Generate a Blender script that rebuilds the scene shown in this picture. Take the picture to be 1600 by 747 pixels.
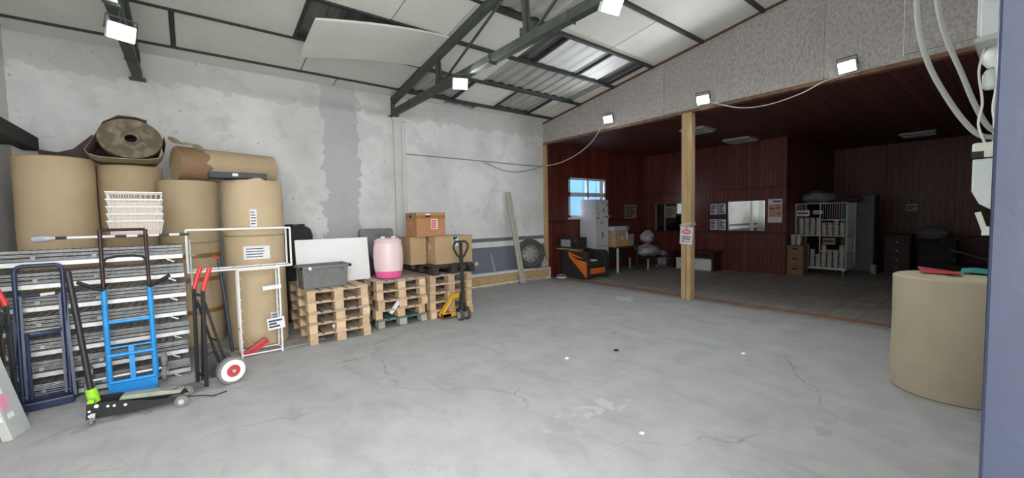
import bpy, bmesh, math, random
from mathutils import Vector, Matrix
random.seed(7)
R = math.radians
for o in list(bpy.data.objects): bpy.data.objects.remove(o)
scn = bpy.context.scene
col = scn.collection

# ------------------------------------------------------------------ camera
F_PX, YAW, PITCH, ROLL, CAM_H = 636.43, R(38.386), R(-3.089), R(-1.1), 1.65
fw = Vector((math.sin(YAW)*math.cos(PITCH), math.cos(YAW)*math.cos(PITCH), math.sin(PITCH)))
rt = Vector((math.cos(YAW), -math.sin(YAW), 0)); up = rt.cross(fw)
rt2 = rt*math.cos(ROLL) + up*math.sin(ROLL); up2 = -rt*math.sin(ROLL) + up*math.cos(ROLL)
cam = bpy.data.objects.new('camera', bpy.data.cameras.new('camera')); col.objects.link(cam)
mw = Matrix((rt2, up2, -fw)).transposed().to_4x4(); mw.translation = (0, 0, CAM_H)
cam.matrix_world = mw
cam.data.sensor_width = 36; cam.data.lens = F_PX/1600*36; cam.data.clip_start = .02; cam.data.clip_end = 200
scn.camera = cam
# ------------------------------------------------------------------ world: overcast late-afternoon sky
wld = bpy.data.worlds.new('overcast_sky'); scn.world = wld; wld.use_nodes = True
bg = wld.node_tree.nodes['Background']
bg.inputs[0].default_value = (.97, .985, 1.0, 1); bg.inputs[1].default_value = 12.0
# daylight portal in the open gateway (only guides the sampling of the sky)
pd = bpy.data.lights.new('gateway_portal', 'AREA'); pd.shape = 'RECTANGLE'; pd.size = 3.0; pd.size_y = 3.7
pd.cycles.is_portal = True
po = bpy.data.objects.new('gateway_portal', pd); col.objects.link(po)
po.location = (-.1, -.5, 1.85); po.rotation_euler = (R(90), 0, 0)
scn.view_settings.view_transform = 'Standard'; scn.view_settings.look = 'None'
scn.view_settings.exposure = 0.0; scn.view_settings.gamma = 1.0; scn.view_settings.use_curve_mapping = False
LAMP_W = 26.0

# ------------------------------------------------------------------ helpers
def tag(o, label=None, cat=None, group=None, kind=None):
    if label: o['label'] = label
    if cat: o['category'] = cat
    if group: o['group'] = group
    if kind: o['kind'] = kind
    return o
def empty(name, loc=(0,0,0), rz=0, label=None, cat=None, group=None, kind=None):
    o = bpy.data.objects.new(name, None); col.objects.link(o)
    o.location = loc; o.rotation_euler = (0,0,rz); o.empty_display_size = .05
    return tag(o, label, cat, group, kind)
class MB:
    def __init__(s): s.v = []; s.f = []
    def add(s, vs, fs):
        n = len(s.v); s.v += [tuple(v) for v in vs]; s.f += [tuple(i+n for i in f) for f in fs]; return s
    def box(s, x0, x1, y0, y1, z0, z1, m=None):
        vs = [Vector((x,y,z)) for z in (z0,z1) for y in (y0,y1) for x in (x0,x1)]
        if m: vs = [m @ v for v in vs]
        return s.add(vs, [(0,2,3,1),(4,5,7,6),(0,1,5,4),(2,6,7,3),(0,4,6,2),(1,3,7,5)])
    def bar(s, a, b, w, h=None, upv=(0,0,1)):
        a, b = Vector(a), Vector(b); h = h or w; d = (b-a).normalized(); u = Vector(upv)
        if abs(d.dot(u)) > .98: u = Vector((0,1,0))
        l = d.cross(u).normalized()*w/2; u = l.cross(d).normalized()*h/2
        vs = [p+q for p in (a,b) for q in (-l-u, l-u, l+u, -l+u)]
        return s.add(vs, [(0,1,2,3),(7,6,5,4),(0,4,5,1),(1,5,6,2),(2,6,7,3),(3,7,4,0)])
    def tube(s, pts, r, n=8, closed=False):
        pts = [Vector(p) for p in pts]; N = len(pts); vs = []; u = None
        for i, p in enumerate(pts):
            if closed: d = pts[(i+1)%N]-pts[i-1]
            else: d = pts[min(i+1,N-1)]-pts[max(i-1,0)]
            d = d.normalized()
            if u is None:
                u = Vector((0,0,1)) if abs(d.z) < .9 else Vector((1,0,0))
            u = (u - d*u.dot(d))
            u = u.normalized() if u.length > 1e-5 else d.orthogonal().normalized()
            w = d.cross(u); rr = r[i] if isinstance(r, (list,tuple)) else r
            vs += [p + (u*math.cos(2*math.pi*k/n) + w*math.sin(2*math.pi*k/n))*rr for k in range(n)]
        fs = []
        for i in range(N if closed else N-1):
            j = (i+1) % N
            fs += [(i*n+k, i*n+(k+1)%n, j*n+(k+1)%n, j*n+k) for k in range(n)]
        if not closed: fs += [tuple(range(n))[::-1], tuple((N-1)*n+k for k in range(n))]
        return s.add(vs, fs)
    def lathe(s, prof, n=32, m=None, cap=True):
        vs = []; fs = []
        for r, z in prof:
            for k in range(n):
                a = 2*math.pi*k/n; v = Vector((r*math.cos(a), r*math.sin(a), z)); vs.append(m @ v if m else v)
        for i in range(len(prof)-1):
            fs += [(i*n+k, i*n+(k+1)%n, (i+1)*n+(k+1)%n, (i+1)*n+k) for k in range(n)]
        if cap: fs += [tuple(range(n))[::-1], tuple((len(prof)-1)*n+k for k in range(n))]
        return s.add(vs, fs)
    def prism(s, poly, t, m):           # poly in local xy, extruded +z by t, placed by m
        n = len(poly); vs = [m @ Vector((x,y,z)) for z in (0,t) for x,y in poly]
        return s.add(vs, [tuple(range(n))[::-1], tuple(range(n,2*n))] + [(k,(k+1)%n,n+(k+1)%n,n+k) for k in range(n)])
    def grid(s, fn, nu, nv, th=0):
        P = [[Vector(fn(i/nu, j/nv)) for j in range(nv+1)] for i in range(nu+1)]
        vs = [p for row in P for p in row]; w = nv+1
        fs = [(i*w+j,(i+1)*w+j,(i+1)*w+j+1,i*w+j+1) for i in range(nu) for j in range(nv)]
        if th:
            n0 = len(vs); nrm = (P[1][0]-P[0][0]).cross(P[0][1]-P[0][0]).normalized()*-th
            vs += [v+nrm for v in vs]
            fs += [tuple(k+n0 for k in f[::-1]) for f in fs]
            ring = [i*w for i in range(nu+1)] + [nu*w+j for j in range(1,nv+1)] + [i*w+nv for i in range(nu-1,-1,-1)] + [j for j in range(nv-1,0,-1)]
            fs += [(ring[k], ring[k]+n0, ring[(k+1)%len(ring)]+n0, ring[(k+1)%len(ring)]) for k in range(len(ring))]
        return s.add(vs, fs)
    def mesh(s, name, mat, smooth=False):
        me = bpy.data.meshes.new(name); me.from_pydata(s.v, [], s.f)
        bm = bmesh.new(); bm.from_mesh(me); bmesh.ops.recalc_face_normals(bm, faces=bm.faces); bm.to_mesh(me); bm.free()
        if smooth:
            me.polygons.foreach_set('use_smooth', [True]*len(me.polygons)); me.set_sharp_from_angle(angle=R(38))
        me.materials.append(mat); return me
    def build(s, name, mat, parent=None, smooth=False, bevel=0, loc=None):
        o = bpy.data.objects.new(name, s.mesh(name, mat, smooth)); col.objects.link(o)
        if parent: o.parent = parent
        if loc: o.location = loc
        if bevel:
            b = o.modifiers.new('bevel', 'BEVEL'); b.width = bevel; b.segments = 2; b.limit_method = 'ANGLE'; b.angle_limit = R(40)
        return o
def inst(me, name, parent, loc=(0,0,0), rot=(0,0,0), scale=(1,1,1)):
    o = bpy.data.objects.new(name, me); col.objects.link(o); o.parent = parent
    o.location = loc; o.rotation_euler = rot; o.scale = scale; return o
def copy_tree(o, parent=None):
    c = o.copy(); col.objects.link(c); c.parent = parent
    for ch in list(o.children): copy_tree(ch, c)
    return c
def Bx(*a): return MB().box(*a)
def T(x,y,z): return Matrix.Translation((x,y,z))
def RX(a): return Matrix.Rotation(a,4,'X')
def RY(a): return Matrix.Rotation(a,4,'Y')
def RZ(a): return Matrix.Rotation(a,4,'Z')
AX = RY(R(90)); AY = RX(R(-90))      # lathe axis along +X / +Y
def arc(cx, cz, r, a0, a1, n=6): return [(cx+r*math.cos(R(a0+(a1-a0)*i/n)), cz+r*math.sin(R(a0+(a1-a0)*i/n))) for i in range(n+1)]

# ------------------------------------------------------------------ materials
def M(name, c, rough=.6, metal=0, c2=None, scale=6, stretch=(1,1,1), bump=0, bscale=40, rnd=0, emit=0, lo=.35, hi=.68, c3=None, s3=60, t3=.68, trans=0, alpha=1):
    m = bpy.data.materials.new(name); m.use_nodes = True; nt = m.node_tree; N = nt.nodes; L = nt.links
    b = N['Principled BSDF']; b.inputs['Roughness'].default_value = rough; b.inputs['Metallic'].default_value = metal
    b.inputs['Base Color'].default_value = (*c,1)
    if trans: b.inputs['Transmission Weight'].default_value = trans
    if alpha < 1: b.inputs['Alpha'].default_value = alpha
    if emit: b.inputs['Emission Color'].default_value = (*c,1); b.inputs['Emission Strength'].default_value = emit
    if c2 or bump or rnd or c3:
        tc = N.new('ShaderNodeTexCoord'); mp = N.new('ShaderNodeMapping'); mp.inputs['Scale'].default_value = stretch
        oi = N.new('ShaderNodeObjectInfo'); vm = N.new('ShaderNodeVectorMath'); vm.operation = 'MULTIPLY_ADD'
        L.new(oi.outputs['Random'], vm.inputs[0]); vm.inputs[1].default_value = (37,23,51); L.new(tc.outputs['Object'], vm.inputs[2])
        L.new(vm.outputs[0], mp.inputs[0])
        out = None
        if c2:
            n = N.new('ShaderNodeTexNoise'); n.inputs['Scale'].default_value = scale; n.inputs['Detail'].default_value = 7; n.inputs['Roughness'].default_value = .62
            L.new(mp.outputs[0], n.inputs['Vector'])
            r = N.new('ShaderNodeValToRGB'); r.color_ramp.elements[0].position = lo; r.color_ramp.elements[1].position = hi
            r.color_ramp.elements[0].color = (*c,1); r.color_ramp.elements[1].color = (*c2,1)
            L.new(n.outputs['Fac'], r.inputs[0]); out = r.outputs[0]
        if c3:
            n3 = N.new('ShaderNodeTexNoise'); n3.inputs['Scale'].default_value = s3; n3.inputs['Detail'].default_value = 3; L.new(mp.outputs[0], n3.inputs['Vector'])
            r3 = N.new('ShaderNodeValToRGB'); r3.color_ramp.elements[0].position = t3; r3.color_ramp.elements[1].position = min(1,t3+.03)
            r3.color_ramp.elements[0].color = (0,0,0,1); r3.color_ramp.elements[1].color = (1,1,1,1); L.new(n3.outputs['Fac'], r3.inputs[0])
            mx = N.new('ShaderNodeMix'); mx.data_type = 'RGBA'; L.new(r3.outputs[0], mx.inputs[0])
            if out: L.new(out, mx.inputs[6])
            else: mx.inputs[6].default_value = (*c,1)
            mx.inputs[7].default_value = (*c3,1); out = mx.outputs[2]
        if rnd:
            h = N.new('ShaderNodeHueSaturation'); mr = N.new('ShaderNodeMapRange'); mr.inputs[3].default_value = 1-rnd; mr.inputs[4].default_value = 1+rnd
            L.new(oi.outputs['Random'], mr.inputs[0]); L.new(mr.outputs[0], h.inputs['Value'])
            if out: L.new(out, h.inputs['Color'])
            else: h.inputs['Color'].default_value = (*c,1)
            out = h.outputs[0]
        if out: L.new(out, b.inputs['Base Color'])
        if bump:
            n2 = N.new('ShaderNodeTexNoise'); n2.inputs['Scale'].default_value = bscale; n2.inputs['Detail'].default_value = 5; L.new(mp.outputs[0], n2.inputs['Vector'])
            bp = N.new('ShaderNodeBump'); bp.inputs['Strength'].default_value = bump; bp.inputs['Distance'].default_value = .01
            L.new(n2.outputs['Fac'], bp.inputs['Height']); L.new(bp.outputs[0], b.inputs['Normal'])
    return m
m_plaster = M('plaster_white', (.60,.60,.585), .9, c2=(.72,.72,.70), scale=1.4, bump=.25, bscale=14, c3=(.36,.35,.34), s3=7, t3=.735)
m_panel = M('roof_panel_cream', (.70,.70,.64), .75, c2=(.79,.79,.735), scale=1.2, rnd=.05, c3=(.42,.38,.30), s3=9, t3=.76)
m_corr = M('galvanised_corrugated', (.17,.17,.165), .5, .35, c2=(.27,.27,.26), scale=3)
m_corr_w = M('white_corrugated', (.74,.75,.75), .6, .0, c2=(.82,.83,.83), scale=3)
m_steel = M('green_grey_steel', (.042,.050,.040), .6, .0, c2=(.068,.080,.066), scale=9, bump=.1)
m_purlin = M('dark_purlin', (.028,.030,.028), .7, c2=(.05,.052,.048), scale=12)
m_osb = M('weathered_osb', (.37,.34,.315), .9, c2=(.59,.56,.53), scale=30, stretch=(1,1,.6), bump=.25, bscale=40, rnd=.05, lo=.36, hi=.66, c3=(.27,.21,.18), s3=30, t3=.69)
m_osb2 = M('raw_osb', (.42,.27,.13), .85, c2=(.60,.42,.22), scale=30, bump=.3, bscale=50)
m_batten = M('raw_timber', (.45,.30,.15), .75, c2=(.62,.45,.25), scale=5, stretch=(6,6,.5), bump=.1, c3=(.22,.11,.05), s3=4, t3=.72)
m_redwood = M('red_stained_plank', (.085,.017,.013), .42, c2=(.19,.038,.027), scale=7, stretch=(5,5,.45), bump=.08, rnd=.25)
m_redceil = M('red_ceiling_board', (.085,.026,.021), .5, c2=(.14,.045,.035), scale=6, stretch=(.4,5,5), bump=.08, rnd=.2)
m_redtrim = M('dark_red_trim', (.05,.012,.010), .5)
m_tile = M('paving_tile', (.28,.26,.235), .5, c2=(.38,.355,.32), scale=5, rnd=.10, bump=.1)
m_tile_r = M('red_paving_tile', (.30,.14,.105), .6, c2=(.38,.20,.15), scale=5, rnd=.12)
m_grout = M('tile_grout', (.10,.09,.08), .9)
m_paver = M('grey_paver', (.30,.28,.26), .85, c2=(.40,.37,.34), scale=9, rnd=.12, bump=.2)
m_kraft = M('kraft_paper', (.50,.38,.235), .75, c2=(.56,.435,.275), scale=2.2, rnd=.05, bump=.05, bscale=18, c3=(.30,.21,.12), s3=8, t3=.76)
m_kraft_d = M('brown_kraft', (.27,.16,.085), .75, c2=(.33,.21,.115), scale=3, bump=.08, bscale=12)
m_kraft_g = M('pale_kraft', (.40,.345,.245), .8, c2=(.46,.40,.29), scale=2.5, bump=.06, bscale=15, c3=(.25,.20,.13), s3=7, t3=.75)
m_rollend = M('roll_end_layers', (.115,.092,.058), .85, c2=(.27,.225,.15), scale=9, bump=.4, bscale=25, lo=.45)
m_core = M('roll_core_dark', (.02,.018,.015), .9)
m_card = M('cardboard', (.43,.29,.155), .8, c2=(.49,.34,.19), scale=3, rnd=.08)
m_card_r = M('orange_cardboard', (.42,.20,.09), .8, c2=(.48,.24,.11), scale=3)
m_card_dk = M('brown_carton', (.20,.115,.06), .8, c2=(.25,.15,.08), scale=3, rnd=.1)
m_tape = M('brown_tape', (.30,.17,.06), .3)
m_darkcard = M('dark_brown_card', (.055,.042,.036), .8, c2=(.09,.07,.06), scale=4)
m_galv = M('galvanised_steel', (.46,.48,.49), .45, .5, c2=(.62,.64,.65), scale=14, rnd=.06)
m_wire = M('zinc_wire', (.15,.145,.135), .55, .4, c2=(.30,.29,.275), scale=20)
m_whitew = M('white_wire', (.78,.77,.74), .45, c2=(.85,.84,.81), scale=9)
m_whitep = M('white_paint', (.74,.74,.73), .5, c2=(.80,.80,.79), scale=2)
m_ivory = M('ivory_plastic', (.66,.66,.58), .45)
m_ltgrey = M('pale_grey_enamel', (.56,.61,.60), .45, c2=(.62,.66,.65), scale=4)
m_black = M('black_paint', (.012,.012,.013), .45)
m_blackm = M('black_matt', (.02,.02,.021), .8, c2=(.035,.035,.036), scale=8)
m_rubber = M('rubber', (.05,.048,.046), .85, c2=(.085,.08,.075), scale=12, bump=.2, bscale=60)
m_tyre = M('grey_rubber', (.16,.15,.14), .85, c2=(.22,.21,.20), scale=12)
m_red = M('red_plastic', (.62,.03,.03), .4)
m_redrim = M('red_rim', (.38,.04,.045), .5, c2=(.48,.07,.07), scale=10)
m_blue = M('blue_paint', (.015,.25,.62), .38, c2=(.03,.31,.70), scale=6, c3=(.30,.36,.42), s3=22, t3=.74)
m_navy = M('navy_paint', (.013,.022,.060), .4, c2=(.022,.034,.085), scale=8, c3=(.35,.36,.40), s3=30, t3=.76)
m_brownblk = M('dark_maroon_paint', (.030,.010,.011), .4)
m_green = M('lime_paint', (.30,.60,.03), .4)
m_yellow = M('yellow_enamel', (.72,.38,.02), .45, c2=(.62,.32,.03), scale=8)
m_wood = M('pallet_wood', (.42,.315,.215), .85, c2=(.58,.445,.31), scale=5, stretch=(1,1,4), rnd=.2, bump=.12, c3=(.22,.16,.11), s3=14, t3=.70)
m_block = M('pallet_block_wood', (.55,.365,.21), .85, c2=(.70,.50,.315), scale=9, rnd=.18, bump=.12, c3=(.30,.20,.12), s3=14, t3=.72)
m_woodg = M('weathered_pallet_wood', (.33,.28,.225), .88, c2=(.44,.375,.30), scale=6, rnd=.18, bump=.15)
m_woodgreen = M('green_stained_wood', (.07,.16,.125), .8, c2=(.11,.21,.165), scale=7, rnd=.15)
m_woodblk = M('black_pallet_wood', (.028,.022,.022), .7, c2=(.05,.036,.036), scale=7, rnd=.15)
m_plankg = M('grey_plank', (.40,.37,.32), .85, c2=(.55,.51,.45), scale=8, stretch=(4,4,.6), bump=.15)
m_crate = M('grey_crate_plastic', (.135,.135,.132), .5, c2=(.175,.175,.17), scale=12)
m_pinkd = M('pink_drum_plastic', (.80,.60,.61), .35)
m_pinkl = M('bright_pink_liquid', (.85,.13,.34), .3)
m_orange = M('orange_fabric', (.70,.15,.02), .55, c2=(.78,.20,.03), scale=8)
m_fridge = M('fridge_white', (.62,.64,.66), .3)
m_screen = M('grey_screen', (.35,.38,.37), .25)
m_glass = M('mirror_glass', (.88,.90,.88), .02, 1.0)
m_pane = M('window_pane', (.85,.92,1), .0, trans=1.0)
m_darkglass = M('dark_glass', (.012,.011,.011), .06)
m_blueout = M('blue_sheet_metal', (.018,.11,.33), .6); m_bluetrim = M('pale_blue_trim', (.22,.32,.45), .6)
m_gateblue = M('dark_blue_gate_paint', (.014,.018,.038), .33, c2=(.020,.026,.050), scale=2, bump=.05, c3=(.50,.52,.55), s3=5, t3=.755)
m_paper = M('paper_white', (.74,.74,.75), .8)
m_papery = M('paper_yellow', (.36,.29,.14), .8)
m_ink = M('ink_dark', (.05,.05,.09), .8)
m_inkred = M('ink_red', (.70,.06,.10), .7)
m_poster = M('poster_orange_print', (.50,.24,.14), .6, c2=(.62,.38,.26), scale=6)
m_led = M('led_lens', (.95,.98,1.0), .3, emit=28)
m_tubeoff = M('unlit_tube_cover', (.42,.43,.41), .4)
m_cable = M('grey_cable', (.33,.33,.315), .55)
m_cablew = M('white_cable', (.68,.67,.62), .5)
m_plastic = M('clear_wrap', (.34,.34,.36), .18, c2=(.46,.46,.48), scale=6, bump=.9, bscale=9)
m_cloth = M('grey_cloth', (.16,.16,.18), .9, c2=(.22,.22,.24), scale=6, bump=.4, bscale=14)
m_clothd = M('brown_cloth', (.06,.045,.04), .9, c2=(.09,.07,.06), scale=6, bump=.4, bscale=14)
m_teal = M('teal_sheet', (.03,.26,.24), .5)
m_redsheet = M('red_sheet', (.40,.035,.03), .5)
m_concrete_out = M('yard_concrete', (.42,.42,.40), .9, c2=(.5,.5,.48), scale=2)
m_greyboard = M('grey_painted_board', (.38,.39,.37), .8, c2=(.47,.48,.45), scale=3, bump=.1)
m_yellowp = M('yellow_spray', (.75,.60,.05), .7); m_pinkp = M('pink_spray', (.75,.30,.42), .7)

def floor_material():
    m = M('worn_concrete', (.325,.325,.322), .8, c2=(.41,.41,.405), scale=3.2, bump=.3, bscale=55, lo=.30, hi=.72)
    nt = m.node_tree; N = nt.nodes; L = nt.links; b = N['Principled BSDF']
    src = b.inputs['Base Color'].links[0].from_socket
    tc = N.new('ShaderNodeTexCoord')
    def mix(fac, colr, s):
        mx = N.new('ShaderNodeMix'); mx.data_type = 'RGBA'; L.new(fac, mx.inputs[0]); L.new(s, mx.inputs[6]); mx.inputs[7].default_value = (*colr,1); return mx.outputs[2]
    def ramp(sock, p0, p1, inv=False):
        r = N.new('ShaderNodeValToRGB'); e = r.color_ramp.elements; e[0].position = p0; e[1].position = p1
        e[0].color = (1,1,1,1) if inv else (0,0,0,1); e[1].color = (0,0,0,1) if inv else (1,1,1,1); L.new(sock, r.inputs[0]); return r.outputs[0]
    def noise(sc, det=5, st=(1,1,1), dist=0):
        mp = N.new('ShaderNodeMapping'); mp.inputs['Scale'].default_value = st; L.new(tc.outputs['Object'], mp.inputs[0])
        n = N.new('ShaderNodeTexNoise'); n.inputs['Scale'].default_value = sc; n.inputs['Detail'].default_value = det; n.inputs['Distortion'].default_value = dist
        L.new(mp.outputs[0], n.inputs['Vector']); return n.outputs['Fac']
    def mul(a, b_):
        k = N.new('ShaderNodeMath'); k.operation = 'MULTIPLY'; L.new(a, k.inputs[0])
        if isinstance(b_, float): k.inputs[1].default_value = b_
        else: L.new(b_, k.inputs[1])
        return k.outputs[0]
    src = mix(mul(ramp(noise(2.6, 6, (1.6,.6,1), 1.2), .52, .75), .5), (.26,.265,.265), src)      # smears
    src = mix(mul(mul(ramp(noise(62, 3), .60, .66), ramp(noise(1.3, 3), .40, .62)), .5), (.24,.24,.24), src)                          # pitting
    src = mix(mul(ramp(noise(1.1, 4, (1,1,1), .6), .60, .78), .4), (.48,.48,.475), src)             # chalky patches
    src = mix(mul(ramp(noise(.55, 6, (1,.8,1), 1.5), .655, .70), .55), (.17,.17,.165), src)        # dark stains
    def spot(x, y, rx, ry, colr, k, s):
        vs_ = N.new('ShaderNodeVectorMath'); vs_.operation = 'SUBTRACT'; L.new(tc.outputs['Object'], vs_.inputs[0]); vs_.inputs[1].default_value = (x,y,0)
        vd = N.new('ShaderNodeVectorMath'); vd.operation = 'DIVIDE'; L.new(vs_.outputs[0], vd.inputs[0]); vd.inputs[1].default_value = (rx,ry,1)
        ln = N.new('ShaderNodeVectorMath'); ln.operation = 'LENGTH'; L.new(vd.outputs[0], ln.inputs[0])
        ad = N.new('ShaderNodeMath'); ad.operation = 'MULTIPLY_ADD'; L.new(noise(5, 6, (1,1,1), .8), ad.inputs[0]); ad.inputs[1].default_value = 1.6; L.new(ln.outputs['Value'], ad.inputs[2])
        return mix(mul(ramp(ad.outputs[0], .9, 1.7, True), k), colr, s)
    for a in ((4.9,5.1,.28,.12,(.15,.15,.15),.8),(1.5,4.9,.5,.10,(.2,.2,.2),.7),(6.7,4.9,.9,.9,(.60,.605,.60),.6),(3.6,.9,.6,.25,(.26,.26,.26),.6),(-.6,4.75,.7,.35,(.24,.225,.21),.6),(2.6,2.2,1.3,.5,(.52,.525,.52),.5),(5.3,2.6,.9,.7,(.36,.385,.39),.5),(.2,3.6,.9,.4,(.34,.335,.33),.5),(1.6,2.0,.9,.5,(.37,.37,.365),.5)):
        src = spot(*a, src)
    # cracks
    wn = N.new('ShaderNodeTexNoise'); wn.inputs['Scale'].default_value = 2.2; wn.inputs['Detail'].default_value = 6; L.new(tc.outputs['Object'], wn.inputs['Vector'])
    va = N.new('ShaderNodeVectorMath'); va.operation = 'MULTIPLY_ADD'; L.new(wn.outputs['Color'], va.inputs[0]); va.inputs[1].default_value = (.55,.55,.0); L.new(tc.outputs['Object'], va.inputs[2])
    vo = N.new('ShaderNodeTexVoronoi'); vo.feature = 'DISTANCE_TO_EDGE'; vo.inputs['Scale'].default_value = .42; L.new(va.outputs[0], vo.inputs['Vector'])
    src = mix(mul(mul(ramp(vo.outputs['Distance'], .0, .0035, True), ramp(noise(.7, 3), .45, .55)), .85), (.19,.19,.19), src)
    L.new(src, b.inputs['Base Color'])
    return m
m_floor = floor_material()

def wall_back_material():
    m = M('old_plaster_wall', (.62,.62,.61), .92, c2=(.80,.80,.785), scale=1.1, bump=.35, bscale=7, lo=.3, hi=.62)
    nt = m.node_tree; N = nt.nodes; L = nt.links; b = N['Principled BSDF']
    src = b.inputs['Base Color'].links[0].from_socket
    tc = N.new('ShaderNodeTexCoord'); sx = N.new('ShaderNodeSeparateXYZ'); L.new(tc.outputs['Object'], sx.inputs[0])
    def noise(sc, det=5, dist=0):
        n = N.new('ShaderNodeTexNoise'); n.inputs['Scale'].default_value = sc; n.inputs['Detail'].default_value = det; n.inputs['Distortion'].default_value = dist
        L.new(tc.outputs['Object'], n.inputs['Vector']); return n.outputs['Fac']
    def math_(op, a, b_=None):
        k = N.new('ShaderNodeMath'); k.operation = op
        for i, q in enumerate((a, b_)):
            if q is None: continue
            if isinstance(q, (int,float)): k.inputs[i].default_value = q
            else: L.new(q, k.inputs[i])
        return k.outputs[0]
    def mix(fac, colr, s):
        mx = N.new('ShaderNodeMix'); mx.data_type = 'RGBA'; L.new(fac, mx.inputs[0]); L.new(s, mx.inputs[6]); mx.inputs[7].default_value = (*colr,1); return mx.outputs[2]
    def band(v, lo, hi): return math_('MULTIPLY', math_('GREATER_THAN', v, lo), math_('LESS_THAN', v, hi))
    nz = math_('MULTIPLY', math_('SUBTRACT', noise(5,6), .5), .5)
    xw = math_('ADD', sx.outputs[0], nz)
    src = mix(math_('MULTIPLY', band(xw, 2.0, 2.64), .85), (.50,.51,.535), src)                       # grey repair patch
    st = math_('MULTIPLY', band(noise(2.6,8,.5), .66, 1), .22); src = mix(st, (.47,.455,.44), src)        # stains
    src = mix(math_('MULTIPLY', band(noise(1.3,9,1.2), .60, 1), .25), (.50,.49,.48), src)
    src = mix(math_('MULTIPLY', band(noise(5,9,2.5), .70, 1), .5), (.40,.40,.41), src)
    ch = math_('MULTIPLY', band(noise(13,3), .735, 1), .75); src = mix(ch, (.27,.26,.25), src)        # chips
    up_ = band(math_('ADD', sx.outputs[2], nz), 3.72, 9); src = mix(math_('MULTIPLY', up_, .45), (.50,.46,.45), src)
    # painted dado
    dx = math_('GREATER_THAN', sx.outputs[0], 2.72)
    src = mix(math_('MULTIPLY', dx, band(sx.outputs[2], .2, .93)), (.17,.185,.225), src)
    src = mix(math_('MULTIPLY', dx, band(sx.outputs[2], 1.06, 1.15)), (.16,.165,.19), src)
    L.new(src, b.inputs['Base Color'])
    return m
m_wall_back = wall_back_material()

# ------------------------------------------------------------------ the hall: floor, walls, roof
YB = 8.05; XL = -1.72; XP = 7.5; YF = -.06; XFAR = 12.15; XEND = 16.3; ZA = 3.58
SL = .152
def zr(y): return 4.15 + (7.9-y)*SL
fo = Bx(XL-.25, XP-.04, -.5, YB+.25, -.2, 0).build('floor', m_floor); tag(fo, 'worn grey concrete hall floor with cracks', 'floor', kind='structure')
yo = Bx(-14, 26, -22, -.5, -.22, -.02).build('floor_yard', m_concrete_out); tag(yo, 'concrete yard outside the open gateway', 'yard', kind='structure')
fa = Bx(XP-.04, XEND+.2, -.5, YB+.25, -.2, -.012).build('floor_annex', m_grout); tag(fa, 'tiled floor of the dark red annex', 'floor', kind='structure')
# tiles: 0.4 m slabs; near ones as single pieces
t_me = Bx(-.196,.196,-.196,.196,-.012,.0).mesh('tile', m_tile); tr_me = Bx(-.096,.096,-.196,.196,-.012,.001).mesh('tile_red', m_tile_r); tk_me = Bx(-.086,.086,-.196,.196,-.012,.0).mesh('tile_kerb', m_tile)
far_tiles = MB()
for j in range(20):
    y = .15 + .4*j
    inst(tk_me, 'tile', fa, (XP+.05, y, 0)); inst(tr_me, 'tile', fa, (XP+.24, y, random.uniform(-.001,.001)), )
    for i in range(21):
        x = XP+.54 + .4*i
        if i < 11: inst(t_me, 'tile', fa, (x, y, random.uniform(-.0015,.0015)))
        else: far_tiles.box(x-.196, x+.196, y-.196, y+.196, -.012, 0)
ft = far_tiles.build('tile_field', m_tile, fa); ft['kind'] = 'stuff'
# brick pavers beside the paper rolls
p_me = Bx(-.097,.097,-.047,.047,-.012,.008).mesh('paver', m_paver)
for i in range(6):
    for j in range(7):
        inst(p_me, 'paver', fo, (.27+.2*i+(.1 if j%2 else 0)-.05, 6.0+.1*j, random.uniform(-.002,.001)))

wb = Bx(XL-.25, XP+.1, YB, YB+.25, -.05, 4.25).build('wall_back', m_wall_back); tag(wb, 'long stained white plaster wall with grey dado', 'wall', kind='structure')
wl = Bx(XL-.25, XL, -.4, YB, -.05, 5.6).build('wall_left', m_plaster); tag(wl, 'white plaster end wall beside the paper rolls', 'wall', kind='structure')
wf = MB(); wf.box(1.5, XEND+.2, -.4, YF, -.05, 5.6); wf.box(-1.6, 1.5, -.4, YF, 3.75, 5.6); wf.box(XL, -1.6, -.4, YF, -.05, 5.6)
wfo = wf.build('wall_front', m_plaster); tag(wfo, 'plaster wall around the open gateway', 'wall', kind='structure')
# gate frame in dark blue steel
gp = empty('gate_post', (1.4,0,0), label='dark blue painted steel gate post with chipped paint at the right edge', cat='post')
MB().box(0,.1,-.46,.05,0,3.75).build('post', m_gateblue, gp, bevel=.006)
MB().box(-.03,0,-.46,-.40,0,3.75).build('stop_rail', m_gateblue, gp)
# pilaster and shelf ledge on the back wall
Bx(3.34, 3.58, YB-.05, YB, .3, 3.62).build('pilaster', m_plaster, wb)
Bx(3.32, 3.60, YB-.08, YB, 3.62, 3.72).build('bearing_pad', m_plaster, wb)
ke = empty('kerb_ledge', (0,0,0), label='low masonry ledge faced with OSB board below the grey dado', cat='ledge', kind='structure')
Bx(3.9, XP, 7.83, YB, 0, .30).build('masonry', m_plaster, ke)
Bx(3.92, XP-.08, 7.80, 7.83, .07, .27).build('osb_face', m_osb2, ke)
Bx(3.9, 6.9, 7.78, 8.0, .30, .335).build('white_capping', m_whitep, ke)
Bx(3.9, 6.35, 7.785, 7.80, .045, .07).build('white_strip', m_whitep, ke)
for i in range(8): Bx(3.95+.42*i, 4.34+.42*i, 7.795, 7.83, .0, .043).build('block', m_paver, ke)

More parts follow.
